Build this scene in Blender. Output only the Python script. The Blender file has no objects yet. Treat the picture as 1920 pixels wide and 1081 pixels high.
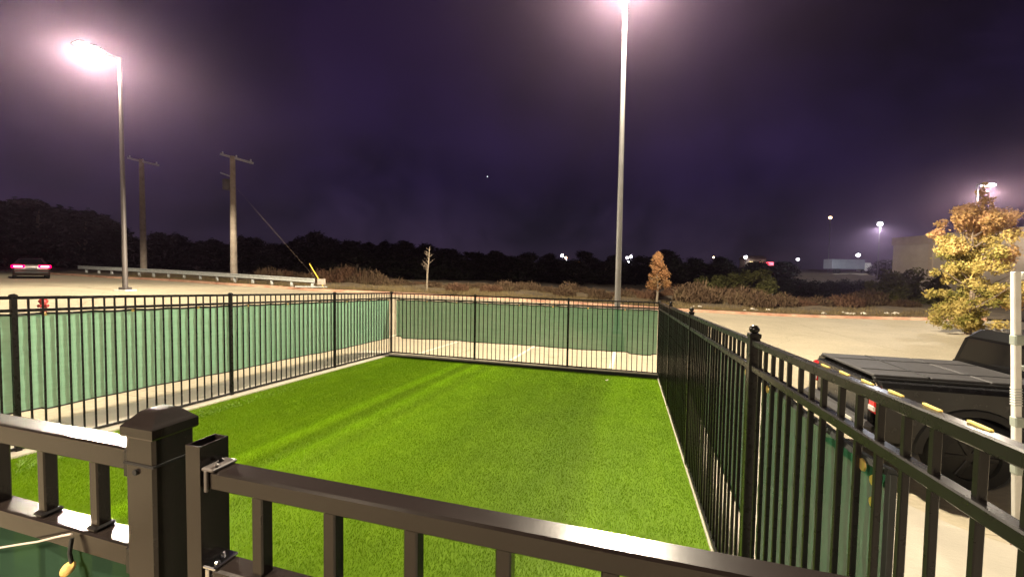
import bpy, math, random
import numpy as np
from mathutils import Matrix, Vector

rng = np.random.default_rng(7)
random.seed(7)
sc = bpy.context.scene
COL = sc.collection
PI = math.pi

# ------------------------------------------------------------------ camera geometry (measured from the photo)
F_PX, CX, CY = 770.0, 960.0, 540.5
ZO = 1.95                                   # the camera stands 1.95 m above the ground at its foot
_nad = np.array([680 - CX, F_PX, -(1 / 5.4e-5)])
_up = -_nad / np.linalg.norm(_nad)
_fw = np.array([0, 1, 0.0]); _fw = _fw - _up * (_fw @ _up); _fw /= np.linalg.norm(_fw)
_rt = np.cross(_fw, _up)
R = np.array([_rt, _fw, _up])


def ray(px, py):
    return R @ np.array([px - CX, F_PX, -(py - CY)])


def at(px, py, Y):
    """the point seen at a photo position, Y metres ahead (world)"""
    r = ray(px, py); p = r * (Y / r[1])
    return np.array([p[0], p[1], p[2] + ZO])


D1 = np.array([0.27618548, 0.96110435]); D2 = np.array([D1[1], -D1[0]])
RZ = math.atan2(D2[1], D2[0])               # enclosure frame: x = v (across), y = u (along)


def plane(u, v):
    return ZO - 1.92934 - 0.03974 * u - 0.00238 * v


def uv2w(u, v):
    return D1 * u + D2 * v


def w2uv(x, y):
    return x * D1[0] + y * D1[1], x * D2[0] + y * D2[1]


def onv(px, py, v):
    r = ray(px, py); t = v / (r[:2] @ D2); p = r * t
    return p[:2] @ D1, p[2] + ZO


def onu(px, py, u):
    r = ray(px, py); t = u / (r[:2] @ D1); p = r * t
    return p[:2] @ D2, p[2] + ZO


# ------------------------------------------------------------------ terrain (thin plate through measured points)
ctrl = []


def cp(px, py, Y):
    ctrl.append(tuple(at(px, py, Y)))


for u in np.linspace(-3, 13, 6):
    for v in np.linspace(-7.5, 1.5, 4):
        ctrl.append((*uv2w(u, v), plane(u, v)))
for u, v in ((5.5, 3.5), (7.5, 3), (6, 6), (9, 4), (4.5, 4), (10, 7)):
    ctrl.append((*uv2w(u, v), plane(u, v)))
for u, v in ((14, -3), (14.5, 1), (13, -6), (15, 5)):
    ctrl.append((*uv2w(u, v), plane(u, v)))
for px, py, z, Y in ((80, 0, -1.55, 12), (235, 0, -1.15, 18.5)):
    r = ray(px, 520); ctrl.append((r[0] / r[1] * Y, Y, z + ZO))
KERB = [(-40, 513, 45), (60, 517, 38), (200, 521, 33.5), (420, 534, 30), (590, 545.5, 28), (730, 552, 27), (1000, 566, 27),
        (1270, 583, 27), (1500, 594, 27), (1750, 600, 25.5), (1900, 602, 24)]
for k in KERB[2:]:
    cp(*k)
for x, y, z in ((-34, 29, -1.05), (-45, 20, -1.0), (-25, 5, -1.35), (-20, -10, -1.6), (10, -12, -1.9), (30, -5, -2.0), (25, 8, -2.45), (34, 18, -2.6),
                (-45, 60, -0.6), (-10, 60, -1.2), (25, 60, -2.2), (60, 55, -1.8), (0, 120, 0.0), (70, 95, 0.3), (110, 95, 0.5),
                (90, 130, 1.6), (-80, 120, 0.5), (50, 130, 1.0), (-90, 30, -0.6), (80, 25, -2.2), (0, 220, 2), (150, 220, 3), (-150, 220, 2), (200, 60, 0), (-200, 60, 0),
                (0, -100, -1.5), (150, -100, -1.5), (-150, -100, -1.5)):
    ctrl.append((x, y, z + ZO))
CT = np.array(ctrl)
_n = len(CT)


def _phi(d2):
    return 0.5 * d2 * np.log(d2 + 1e-9)


_K = _phi(((CT[:, None, :2] - CT[None, :, :2]) ** 2).sum(-1)) + np.eye(_n) * 0.6
_P = np.c_[np.ones(_n), CT[:, :2]]
_A = np.block([[_K, _P], [_P.T, np.zeros((3, 3))]])
_w = np.linalg.solve(_A, np.r_[CT[:, 2], 0, 0, 0])


def gz(x, y):
    x = np.asarray(x, float); y = np.asarray(y, float)
    sh = x.shape
    q = np.c_[x.ravel(), y.ravel()]
    out = np.empty(len(q))
    for i in range(0, len(q), 20000):
        b = q[i:i + 20000]
        out[i:i + 20000] = _phi(((b[:, None] - CT[None, :, :2]) ** 2).sum(-1)) @ _w[:_n] + np.c_[np.ones(len(b)), b] @ _w[_n:]
    u, v = w2uv(q[:, 0], q[:, 1])
    du = np.maximum(np.maximum(-2 - u, u - 13), 0); dv = np.maximum(np.maximum(-7.3 - v, v - 1.2), 0)
    d = np.clip(np.hypot(du, dv) / 1.2, 0, 1); w = 1 - d * d * (3 - 2 * d)
    out = w * plane(u, v) + (1 - w) * out
    # dropped carriageway on the right of the pavement
    def S(x, a, b):
        k = np.clip((x - a) / (b - a), 0, 1); return k * k * (3 - 2 * k)
    out = out - 0.15 * S(v, 1.5, 2.3) * S(u, 3.0, 3.85) * (1 - S(u, 10, 14)) * (1 - S(v, 9, 16))
    return out.reshape(sh)


def g1(x, y):
    return float(gz(np.array([x]), np.array([y]))[0])


def ground_hit(px, py, y0=1.0, y1=140):
    prev = None
    for Y in np.geomspace(y0, y1, 500):
        p = at(px, py, Y)
        if p[2] <= g1(p[0], p[1]):
            return p
    return at(px, py, y1)


# ------------------------------------------------------------------ materials
def nt(name):
    m = bpy.data.materials.new(name); m.use_nodes = True
    t = m.node_tree; t.nodes.clear()
    o = t.nodes.new('ShaderNodeOutputMaterial')
    return m, t, o


def N(t, typ, **kw):
    n = t.nodes.new(typ)
    for k, v in kw.items():
        if k in n.inputs.keys() if hasattr(n.inputs, 'keys') else False:
            n.inputs[k].default_value = v
        else:
            setattr(n, k, v)
    return n


def paint(name, col, rough=0.5, metal=0.0, var=0.12, scale=6.0, bump=0.0, bscale=60.0, rvar=0.1, col2=None, spec=0.5, trans=0.0):
    m, t, o = nt(name)
    b = N(t, 'ShaderNodeBsdfPrincipled')
    b.inputs['Metallic'].default_value = metal
    b.inputs['Specular IOR Level'].default_value = spec
    tc = N(t, 'ShaderNodeTexCoord')
    n1 = N(t, 'ShaderNodeTexNoise'); n1.inputs['Scale'].default_value = scale; n1.inputs['Detail'].default_value = 6; n1.inputs['Roughness'].default_value = 0.65
    t.links.new(tc.outputs['Object'], n1.inputs['Vector'])
    rp = N(t, 'ShaderNodeValToRGB')
    c = np.array(col)
    c2 = np.array(col2) if col2 is not None else c
    rp.color_ramp.elements[0].position = 0.32; rp.color_ramp.elements[1].position = 0.68
    rp.color_ramp.elements[0].color = (*np.clip(c * (1 - var), 0, 1), 1)
    rp.color_ramp.elements[1].color = (*np.clip(c2 * (1 + var), 0, 1), 1)
    t.links.new(n1.outputs['Fac'], rp.inputs['Fac']); t.links.new(rp.outputs['Color'], b.inputs['Base Color'])
    mr = N(t, 'ShaderNodeMapRange'); mr.inputs['To Min'].default_value = max(0.02, rough - rvar); mr.inputs['To Max'].default_value = min(1, rough + rvar)
    n2 = N(t, 'ShaderNodeTexNoise'); n2.inputs['Scale'].default_value = scale * 4; n2.inputs['Detail'].default_value = 4
    t.links.new(tc.outputs['Object'], n2.inputs['Vector'])
    t.links.new(n2.outputs['Fac'], mr.inputs['Value']); t.links.new(mr.outputs['Result'], b.inputs['Roughness'])
    if bump > 0:
        n3 = N(t, 'ShaderNodeTexNoise'); n3.inputs['Scale'].default_value = bscale; n3.inputs['Detail'].default_value = 5
        t.links.new(tc.outputs['Object'], n3.inputs['Vector'])
        bp = N(t, 'ShaderNodeBump'); bp.inputs['Strength'].default_value = bump; bp.inputs['Distance'].default_value = 0.01
        t.links.new(n3.outputs['Fac'], bp.inputs['Height']); t.links.new(bp.outputs['Normal'], b.inputs['Normal'])
    t.links.new(b.outputs['BSDF'], o.inputs['Surface'])
    return m


def scuff(m, col, scale=5.0, lo=.66, hi=.70):
    """worn patches with their own outline"""
    t = m.node_tree; b = [n for n in t.nodes if n.type == 'BSDF_PRINCIPLED'][0]
    src = b.inputs['Base Color'].links[0].from_socket
    tc = N(t, 'ShaderNodeTexCoord'); n1 = N(t, 'ShaderNodeTexNoise'); n1.inputs['Scale'].default_value = scale; n1.inputs['Detail'].default_value = 9; n1.inputs['Roughness'].default_value = .8
    t.links.new(tc.outputs['Object'], n1.inputs['Vector'])
    mr = N(t, 'ShaderNodeMapRange'); mr.inputs['From Min'].default_value = lo; mr.inputs['From Max'].default_value = hi
    t.links.new(n1.outputs['Fac'], mr.inputs['Value'])
    mx = N(t, 'ShaderNodeMix'); mx.data_type = 'RGBA'
    t.links.new(mr.outputs[0], mx.inputs[0]); t.links.new(src, mx.inputs[6]); mx.inputs[7].default_value = (*col, 1)
    t.links.new(mx.outputs[2], b.inputs['Base Color'])


def leafmat(name, cols, scale=1.2, transl=0.35, rough=0.7):
    m, t, o = nt(name)
    tc = N(t, 'ShaderNodeTexCoord')
    n1 = N(t, 'ShaderNodeTexNoise'); n1.inputs['Scale'].default_value = scale; n1.inputs['Detail'].default_value = 5; n1.inputs['Roughness'].default_value = 0.7
    t.links.new(tc.outputs['Object'], n1.inputs['Vector'])
    rp = N(t, 'ShaderNodeValToRGB')
    e = rp.color_ramp.elements
    while len(e) < len(cols):
        e.new(0.5)
    for i, c in enumerate(cols):
        e[i].position = 0.3 + 0.4 * i / (len(cols) - 1); e[i].color = (*c, 1)
    t.links.new(n1.outputs['Fac'], rp.inputs['Fac'])
    d = N(t, 'ShaderNodeBsdfPrincipled'); d.inputs['Roughness'].default_value = rough; d.inputs['Specular IOR Level'].default_value = 0.15
    tr = N(t, 'ShaderNodeBsdfTranslucent'); mx = N(t, 'ShaderNodeMixShader'); mx.inputs[0].default_value = transl
    t.links.new(rp.outputs['Color'], d.inputs['Base Color']); t.links.new(rp.outputs['Color'], tr.inputs['Color'])
    t.links.new(d.outputs[0], mx.inputs[1]); t.links.new(tr.outputs[0], mx.inputs[2]); t.links.new(mx.outputs[0], o.inputs['Surface'])
    return m


def emit(name, col, s):
    m, t, o = nt(name)
    e = N(t, 'ShaderNodeEmission'); e.inputs['Color'].default_value = (*col, 1); e.inputs['Strength'].default_value = s
    t.links.new(e.outputs[0], o.inputs['Surface'])
    try: m.cycles.emission_sampling = 'NONE'
    except Exception: pass
    return m


M = {}
M['black'] = paint('black_powder_coat', (0.009, 0.008, 0.008), 0.28, 0, 0.15, 7, 0.01, 160, 0.04, spec=0.25)
M['bronze'] = paint('worn_black_powder_coat', (0.0135, 0.0102, 0.009), 0.19, 0, 0.12, 6, 0.012, 260, 0.03, spec=0.38)
scuff(M['bronze'], (.09, .085, .08))
M['hole'] = paint('shadow_gap', (0.006, 0.006, 0.006), 0.8)
M['concrete'] = paint('concrete_slab', (0.50, 0.455, 0.37), 0.85, 0, 0.10, 1.3, 0.25, 40, 0.05)
M['kerbface'] = paint('kerb_concrete', (0.45, 0.40, 0.31), 0.85, 0, 0.14, 5, 0.3, 60)
M['redkerb'] = paint('faded_red_kerb_paint', (0.40, 0.19, 0.12), 0.8, 0, 0.2, 1.2, 0.2, 60, 0.1, (0.46, 0.29, 0.2))
M['line'] = paint('road_paint', (0.75, 0.72, 0.55), 0.7, 0, 0.08, 8, 0.1, 80)
M['soil'] = paint('dry_grass_soil', (0.10, 0.072, 0.04), 0.95, 0, 0.45, 0.8, 0.6, 12)
M['darkpole'] = paint('dark_bronze_pole_paint', (0.075, 0.065, 0.062), 0.5, 0.1, 0.12, 3)
M['galv'] = paint('galvanised_steel', (0.50, 0.52, 0.50), 0.5, 0.35, 0.18, 5, 0.05, 50)
M['polesteel'] = paint('grey_pole_paint', (0.2, 0.195, 0.195), 0.55, 0.1, 0.10, 3, 0.05, 50)
M['wood'] = paint('weathered_wood', (0.30, 0.25, 0.2), 0.85, 0, 0.25, 3, 0.4, 30)
M['yellow'] = paint('yellow_plastic', (0.75, 0.52, 0.06), 0.5, 0, 0.1, 5)
M['yellowdash'] = paint('pale_yellow_dash', (0.85, 0.66, 0.18), 0.4, 0, 0.15, 20)
M['red'] = paint('red_paint', (0.26, 0.02, 0.02), 0.45, 0, 0.12, 6)
M['white'] = paint('white_paint', (0.78, 0.77, 0.72), 0.5, 0, 0.08, 5, 0.05, 40)
M['clamp'] = paint('greenish_grey_clamp', (0.34, 0.38, 0.33), 0.55, 0.1, 0.1, 12)
M['brass'] = paint('brass', (0.75, 0.53, 0.18), 0.32, 0.9, 0.1, 40)
M['cord'] = paint('pale_cord', (0.55, 0.47, 0.42), 0.8, 0, 0.1, 60)
M['truck'] = paint('dark_grey_car_paint', (0.022, 0.022, 0.024), 0.25, 0.2, 0.08, 3)
M['blackpaint'] = paint('black_car_paint', (0.004, 0.004, 0.0045), 0.3, 0, 0.1, 4, rvar=.05, spec=.12)
M['vinyl'] = paint('matt_grey_vinyl', (0.046, 0.044, 0.046), 0.6, 0, 0.18, 5, 0.15, 90)
M['plastic'] = paint('black_plastic', (0.015, 0.015, 0.016), 0.55, 0, 0.1, 10)
M['tyre'] = paint('tyre_rubber', (0.018, 0.018, 0.018), 0.8, 0, 0.1, 10, 0.2, 40)
M['rim'] = paint('alloy', (0.03, 0.03, 0.031), 0.45, 0.5, 0.1, 8)
M['chrome'] = paint('chrome', (0.75, 0.75, 0.76), 0.15, 1.0, 0.03, 8)
M['glass'] = paint('dark_tinted_glass', (0.003, 0.003, 0.004), 0.1, 0, 0.05, 4, rvar=0.03, spec=.2)
M['redlens'] = paint('red_lens', (0.55, 0.015, 0.02), 0.15, 0, 0.1, 10, rvar=0.04)
M['whitelens'] = paint('white_lens', (0.85, 0.83, 0.8), 0.2, 0, 0.05, 10)
M['carpaint'] = paint('brown_car_paint', (0.03, 0.018, 0.016), 0.3, 0.3, 0.1, 4)
M['tan'] = paint('tan_precast_wall', (0.36, 0.305, 0.245), 0.85, 0, 0.12, 0.7, 0.2, 20)
M['tandark'] = paint('tan_parapet', (0.36, 0.29, 0.22), 0.85, 0, 0.12, 0.9, 0.2, 20)
M['trailer'] = paint('grey_trailer_skin', (0.28, 0.31, 0.34), 0.5, 0.2, 0.12, 0.5)
M['rock'] = paint('pale_rock', (0.55, 0.5, 0.42), 0.9, 0, 0.2, 8, 0.4, 30)
M['bark'] = paint('bark', (0.16, 0.12, 0.085), 0.9, 0, 0.3, 8, 0.5, 30)
M['palebark'] = paint('pale_bark', (0.15, 0.12, 0.085), 0.85, 0, 0.25, 8, 0.4, 30)
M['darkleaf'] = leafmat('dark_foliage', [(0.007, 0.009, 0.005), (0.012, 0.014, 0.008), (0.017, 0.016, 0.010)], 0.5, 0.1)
M['goldleaf'] = leafmat('golden_foliage', [(0.05, 0.06, 0.012), (0.16, 0.15, 0.03), (0.42, 0.33, 0.10), (0.52, 0.38, 0.14), (0.55, 0.36, 0.19)], 0.75, 0.35)
M['orangeleaf'] = leafmat('orange_foliage', [(0.17, 0.12, 0.05), (0.26, 0.13, 0.055), (0.30, 0.15, 0.075)], 0.8, 0.35)
M['brush'] = leafmat('dry_brush', [(0.04, 0.024, 0.014), (0.075, 0.046, 0.026), (0.11, 0.08, 0.042)], 1.4, 0.25)
M['olivebrush'] = leafmat('olive_brush', [(0.05, 0.05, 0.015), (0.09, 0.09, 0.03), (0.15, 0.13, 0.045)], 1.2, 0.25)
M['rustbrush'] = leafmat('rusty_brush', [(0.05, 0.028, 0.018), (0.10, 0.052, 0.03), (0.11, 0.065, 0.036)], 1.2, 0.25)
M['hay'] = leafmat('dry_verge_grass', [(0.08, 0.055, 0.025), (0.15, 0.11, 0.05), (0.22, 0.17, 0.085)], 1.0, 0.25)
M['lamp'] = emit('lamp_lens', (1.0, 0.86, 0.66), 40.0)
M['lampfar'] = emit('far_lamp_glow', (0.95, 0.92, 1.0), 22.0)
M['lampfarwarm'] = emit('far_lamp_warm_glow', (1.0, 0.62, 0.35), 12.0)
M['lampfarorange'] = emit('far_lamp_orange_glow', (1.0, 0.3, 0.09), 9.0)
M['brake'] = emit('lit_brake_lamp', (1.0, 0.0, 0.045), 5.0)
M['brakecore'] = emit('lit_brake_core', (1.0, 0.2, 0.2), 9.0)
M['redglow'] = emit('red_lit_sign', (1.0, 0.09, 0.13), 3.2)
M['warmwin'] = emit('warm_lit_window', (1.0, 0.72, 0.35), 2.0)
M['star'] = emit('star_light', (0.9, 0.95, 1.0), 2.0)


def screen_mat(name, col, alpha):
    m, t, o = nt(name)
    tc = N(t, 'ShaderNodeTexCoord')
    n1 = N(t, 'ShaderNodeTexNoise'); n1.inputs['Scale'].default_value = 3.0; n1.inputs['Detail'].default_value = 8; n1.inputs['Roughness'].default_value = 0.7
    mp = N(t, 'ShaderNodeMapping'); mp.inputs['Scale'].default_value = (1, 1, 7)
    t.links.new(tc.outputs['Object'], mp.inputs['Vector']); t.links.new(mp.outputs[0], n1.inputs['Vector'])
    rp = N(t, 'ShaderNodeValToRGB'); c = np.array(col)
    rp.color_ramp.elements[0].position = 0.3; rp.color_ramp.elements[1].position = 0.7
    rp.color_ramp.elements[0].color = (*(c * 0.9), 1); rp.color_ramp.elements[1].color = (*(c * 1.1), 1)
    t.links.new(n1.outputs['Fac'], rp.inputs['Fac'])
    d = N(t, 'ShaderNodeBsdfDiffuse'); tr = N(t, 'ShaderNodeBsdfTranslucent'); tp = N(t, 'ShaderNodeBsdfTransparent')
    t.links.new(rp.outputs[0], d.inputs[0]); t.links.new(rp.outputs[0], tr.inputs[0])
    m1 = N(t, 'ShaderNodeMixShader'); m1.inputs[0].default_value = 0.28
    m2 = N(t, 'ShaderNodeMixShader'); m2.inputs[0].default_value = alpha
    t.links.new(d.outputs[0], m1.inputs[1]); t.links.new(tr.outputs[0], m1.inputs[2])
    t.links.new(m1.outputs[0], m2.inputs[1]); t.links.new(tp.outputs[0], m2.inputs[2]); t.links.new(m2.outputs[0], o.inputs['Surface'])
    return m


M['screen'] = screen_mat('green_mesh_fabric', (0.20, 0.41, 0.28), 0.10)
M['shadescreen'] = screen_mat('shaded_green_mesh_fabric', (0.024, 0.092, 0.047), 0.08)  # same green mesh, with the shade on the right fence put into its colour
M['dimscreen'] = screen_mat('shaded_near_green_mesh', (0.022, 0.045, 0.028), 0.06)  # same mesh again, darkened so the near screen looks shaded
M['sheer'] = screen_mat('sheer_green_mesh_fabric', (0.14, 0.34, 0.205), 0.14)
M['hem'] = paint('black_hem', (0.012, 0.014, 0.013), 0.7)


def turf_mat():
    m, t, o = nt('artificial_turf')
    tc = N(t, 'ShaderNodeTexCoord')
    sep = N(t, 'ShaderNodeSeparateXYZ'); t.links.new(tc.outputs['Object'], sep.inputs[0])
    # tone bands run along the yard: colour follows x only, broken up by noise
    mp = N(t, 'ShaderNodeMapping'); mp.inputs['Scale'].default_value = (2.1, 0.10, 0.0)
    t.links.new(tc.outputs['Object'], mp.inputs[0])
    nb = N(t, 'ShaderNodeTexNoise'); nb.inputs['Scale'].default_value = 1.6; nb.inputs['Detail'].default_value = 4; nb.inputs['Distortion'].default_value = 0.2
    t.links.new(mp.outputs[0], nb.inputs['Vector'])
    # rolls laid side by side, with the light and dark streaks of a post's shadow painted in
    wob = N(t, 'ShaderNodeMath', operation='MULTIPLY_ADD'); t.links.new(nb.outputs['Fac'], wob.inputs[0]); wob.inputs[1].default_value = .16; t.links.new(sep.outputs['X'], wob.inputs[2])
    m0 = N(t, 'ShaderNodeMapRange'); m0.inputs['From Min'].default_value = -6.2; m0.inputs['From Max'].default_value = .8
    t.links.new(wob.outputs[0], m0.inputs['Value'])
    rs = N(t, 'ShaderNodeValToRGB'); e = rs.color_ramp.elements
    bands = ((-6.2, .92), (-4.3, .95), (-4.12, 1.02), (-3.98, 1.42), (-3.84, 1.2), (-3.76, .86), (-3.64, .88), (-3.52, 1.42), (-3.36, 1.14), (-3.2, .9), (-3.02, 1.12), (-2.3, .92), (-1.9, .82), (-.5, .76), (-.28, 1.04), (.7, 1.08))
    while len(e) < len(bands): e.new(.5)
    for el, (p, c) in zip(e, bands):
        el.position = (p + .08 + 6.2) / 7.0; el.color = (c * .7, c * .7, c * .7, 1)
    t.links.new(m0.outputs['Result'], rs.inputs['Fac'])
    rn = N(t, 'ShaderNodeValToRGB')
    rn.color_ramp.elements[0].position = 0.3; rn.color_ramp.elements[1].position = 0.7
    rn.color_ramp.elements[0].color = (0.195, 0.375, 0.003, 1); rn.color_ramp.elements[1].color = (0.24, 0.435, 0.005, 1)
    t.links.new(nb.outputs['Fac'], rn.inputs['Fac'])
    rb = N(t, 'ShaderNodeMix'); rb.data_type = 'RGBA'; rb.blend_type = 'MULTIPLY'; rb.inputs[0].default_value = 1
    t.links.new(rn.outputs['Color'], rb.inputs[6]); t.links.new(rs.outputs['Color'], rb.inputs[7])
    nf = N(t, 'ShaderNodeTexNoise'); nf.inputs['Scale'].default_value = 90; nf.inputs['Detail'].default_value = 3
    t.links.new(tc.outputs['Object'], nf.inputs['Vector'])
    n2 = N(t, 'ShaderNodeTexNoise'); n2.inputs['Scale'].default_value = 2.2; n2.inputs['Detail'].default_value = 6
    t.links.new(tc.outputs['Object'], n2.inputs['Vector'])
    ad = N(t, 'ShaderNodeMath', operation='ADD'); t.links.new(nf.outputs['Fac'], ad.inputs[0]); t.links.new(n2.outputs['Fac'], ad.inputs[1])
    mr = N(t, 'ShaderNodeMapRange'); mr.inputs['From Min'].default_value = 0.6; mr.inputs['From Max'].default_value = 1.4; mr.inputs['To Min'].default_value = 0.82; mr.inputs['To Max'].default_value = 1.18
    t.links.new(ad.outputs[0], mr.inputs['Value'])
    mul = N(t, 'ShaderNodeVectorMath', operation='SCALE'); t.links.new(rb.outputs[2], mul.inputs[0]); t.links.new(mr.outputs['Result'], mul.inputs['Scale'])
    d = N(t, 'ShaderNodeBsdfPrincipled'); d.inputs['Roughness'].default_value = 0.6; d.inputs['Specular IOR Level'].default_value = 0.12
    tr = N(t, 'ShaderNodeBsdfTranslucent'); mx = N(t, 'ShaderNodeMixShader'); mx.inputs[0].default_value = 0.3
    t.links.new(mul.outputs[0], d.inputs['Base Color']); t.links.new(mul.outputs[0], tr.inputs['Color'])
    t.links.new(d.outputs[0], mx.inputs[1]); t.links.new(tr.outputs[0], mx.inputs[2]); t.links.new(mx.outputs[0], o.inputs['Surface'])
    return m


M['turf'] = turf_mat()


def lot_mat():
    m, t, o = nt('concrete_paving')
    tc = N(t, 'ShaderNodeTexCoord')
    mp = N(t, 'ShaderNodeMapping'); mp.inputs['Rotation'].default_value = (0, 0, -RZ)
    t.links.new(tc.outputs['Object'], mp.inputs[0])
    br = N(t, 'ShaderNodeTexBrick'); br.offset = 0.0
    br.inputs['Scale'].default_value = 1.0; br.inputs['Mortar Size'].default_value = 0.008; br.inputs['Brick Width'].default_value = 4.6; br.inputs['Row Height'].default_value = 4.6
    br.inputs['Color1'].default_value = (0.50, 0.435, 0.31, 1); br.inputs['Color2'].default_value = (0.46, 0.40, 0.285, 1); br.inputs['Mortar'].default_value = (0.26, 0.22, 0.16, 1)
    t.links.new(mp.outputs[0], br.inputs['Vector'])
    n1 = N(t, 'ShaderNodeTexNoise'); n1.inputs['Scale'].default_value = 0.35; n1.inputs['Detail'].default_value = 8; n1.inputs['Roughness'].default_value = 0.65
    t.links.new(tc.outputs['Object'], n1.inputs['Vector'])
    n2 = N(t, 'ShaderNodeTexNoise'); n2.inputs['Scale'].default_value = 14; n2.inputs['Detail'].default_value = 6
    t.links.new(tc.outputs['Object'], n2.inputs['Vector'])
    ad = N(t, 'ShaderNodeMath', operation='ADD'); t.links.new(n1.outputs['Fac'], ad.inputs[0]); t.links.new(n2.outputs['Fac'], ad.inputs[1])
    mr = N(t, 'ShaderNodeMapRange'); mr.inputs['From Min'].default_value = 0.6; mr.inputs['From Max'].default_value = 1.4; mr.inputs['To Min'].default_value = 0.72; mr.inputs['To Max'].default_value = 1.18
    t.links.new(ad.outputs[0], mr.inputs['Value'])
    mul = N(t, 'ShaderNodeVectorMath', operation='SCALE'); t.links.new(br.outputs['Color'], mul.inputs[0]); t.links.new(mr.outputs['Result'], mul.inputs['Scale'])
    n5 = N(t, 'ShaderNodeTexNoise'); n5.inputs['Scale'].default_value = 0.9; n5.inputs['Detail'].default_value = 7; n5.inputs['Roughness'].default_value = 0.75
    t.links.new(tc.outputs['Object'], n5.inputs['Vector'])
    m5 = N(t, 'ShaderNodeMapRange'); m5.inputs['From Min'].default_value = .62; m5.inputs['From Max'].default_value = .74; m5.inputs['To Min'].default_value = 1; m5.inputs['To Max'].default_value = .62
    t.links.new(n5.outputs['Fac'], m5.inputs['Value'])
    vo = N(t, 'ShaderNodeTexVoronoi'); vo.feature = 'DISTANCE_TO_EDGE'; vo.inputs['Scale'].default_value = .22
    wp_ = N(t, 'ShaderNodeVectorMath', operation='MULTIPLY_ADD'); t.links.new(n1.outputs['Color'], wp_.inputs[0]); wp_.inputs[1].default_value = (1.6, 1.6, 0); t.links.new(tc.outputs['Object'], wp_.inputs[2])
    t.links.new(wp_.outputs[0], vo.inputs['Vector'])
    m6 = N(t, 'ShaderNodeMapRange'); m6.inputs['From Min'].default_value = .001; m6.inputs['From Max'].default_value = .004; m6.inputs['To Min'].default_value = .78; m6.inputs['To Max'].default_value = 1
    t.links.new(vo.outputs['Distance'], m6.inputs['Value'])
    k1 = N(t, 'ShaderNodeMath', operation='MULTIPLY'); t.links.new(m5.outputs[0], k1.inputs[0]); t.links.new(m6.outputs[0], k1.inputs[1])
    mul2 = N(t, 'ShaderNodeVectorMath', operation='SCALE'); t.links.new(mul.outputs[0], mul2.inputs[0]); t.links.new(k1.outputs[0], mul2.inputs['Scale'])
    mul = mul2
    b = N(t, 'ShaderNodeBsdfPrincipled'); b.inputs['Roughness'].default_value = 0.8; b.inputs['Specular IOR Level'].default_value = 0.3
    t.links.new(mul.outputs[0], b.inputs['Base Color'])
    bp = N(t, 'ShaderNodeBump'); bp.inputs['Strength'].default_value = 0.2; bp.inputs['Distance'].default_value = 0.01
    t.links.new(n2.outputs['Fac'], bp.inputs['Height']); t.links.new(bp.outputs[0], b.inputs['Normal'])
    t.links.new(b.outputs[0], o.inputs['Surface'])
    return m


M['lot'] = lot_mat()


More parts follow.
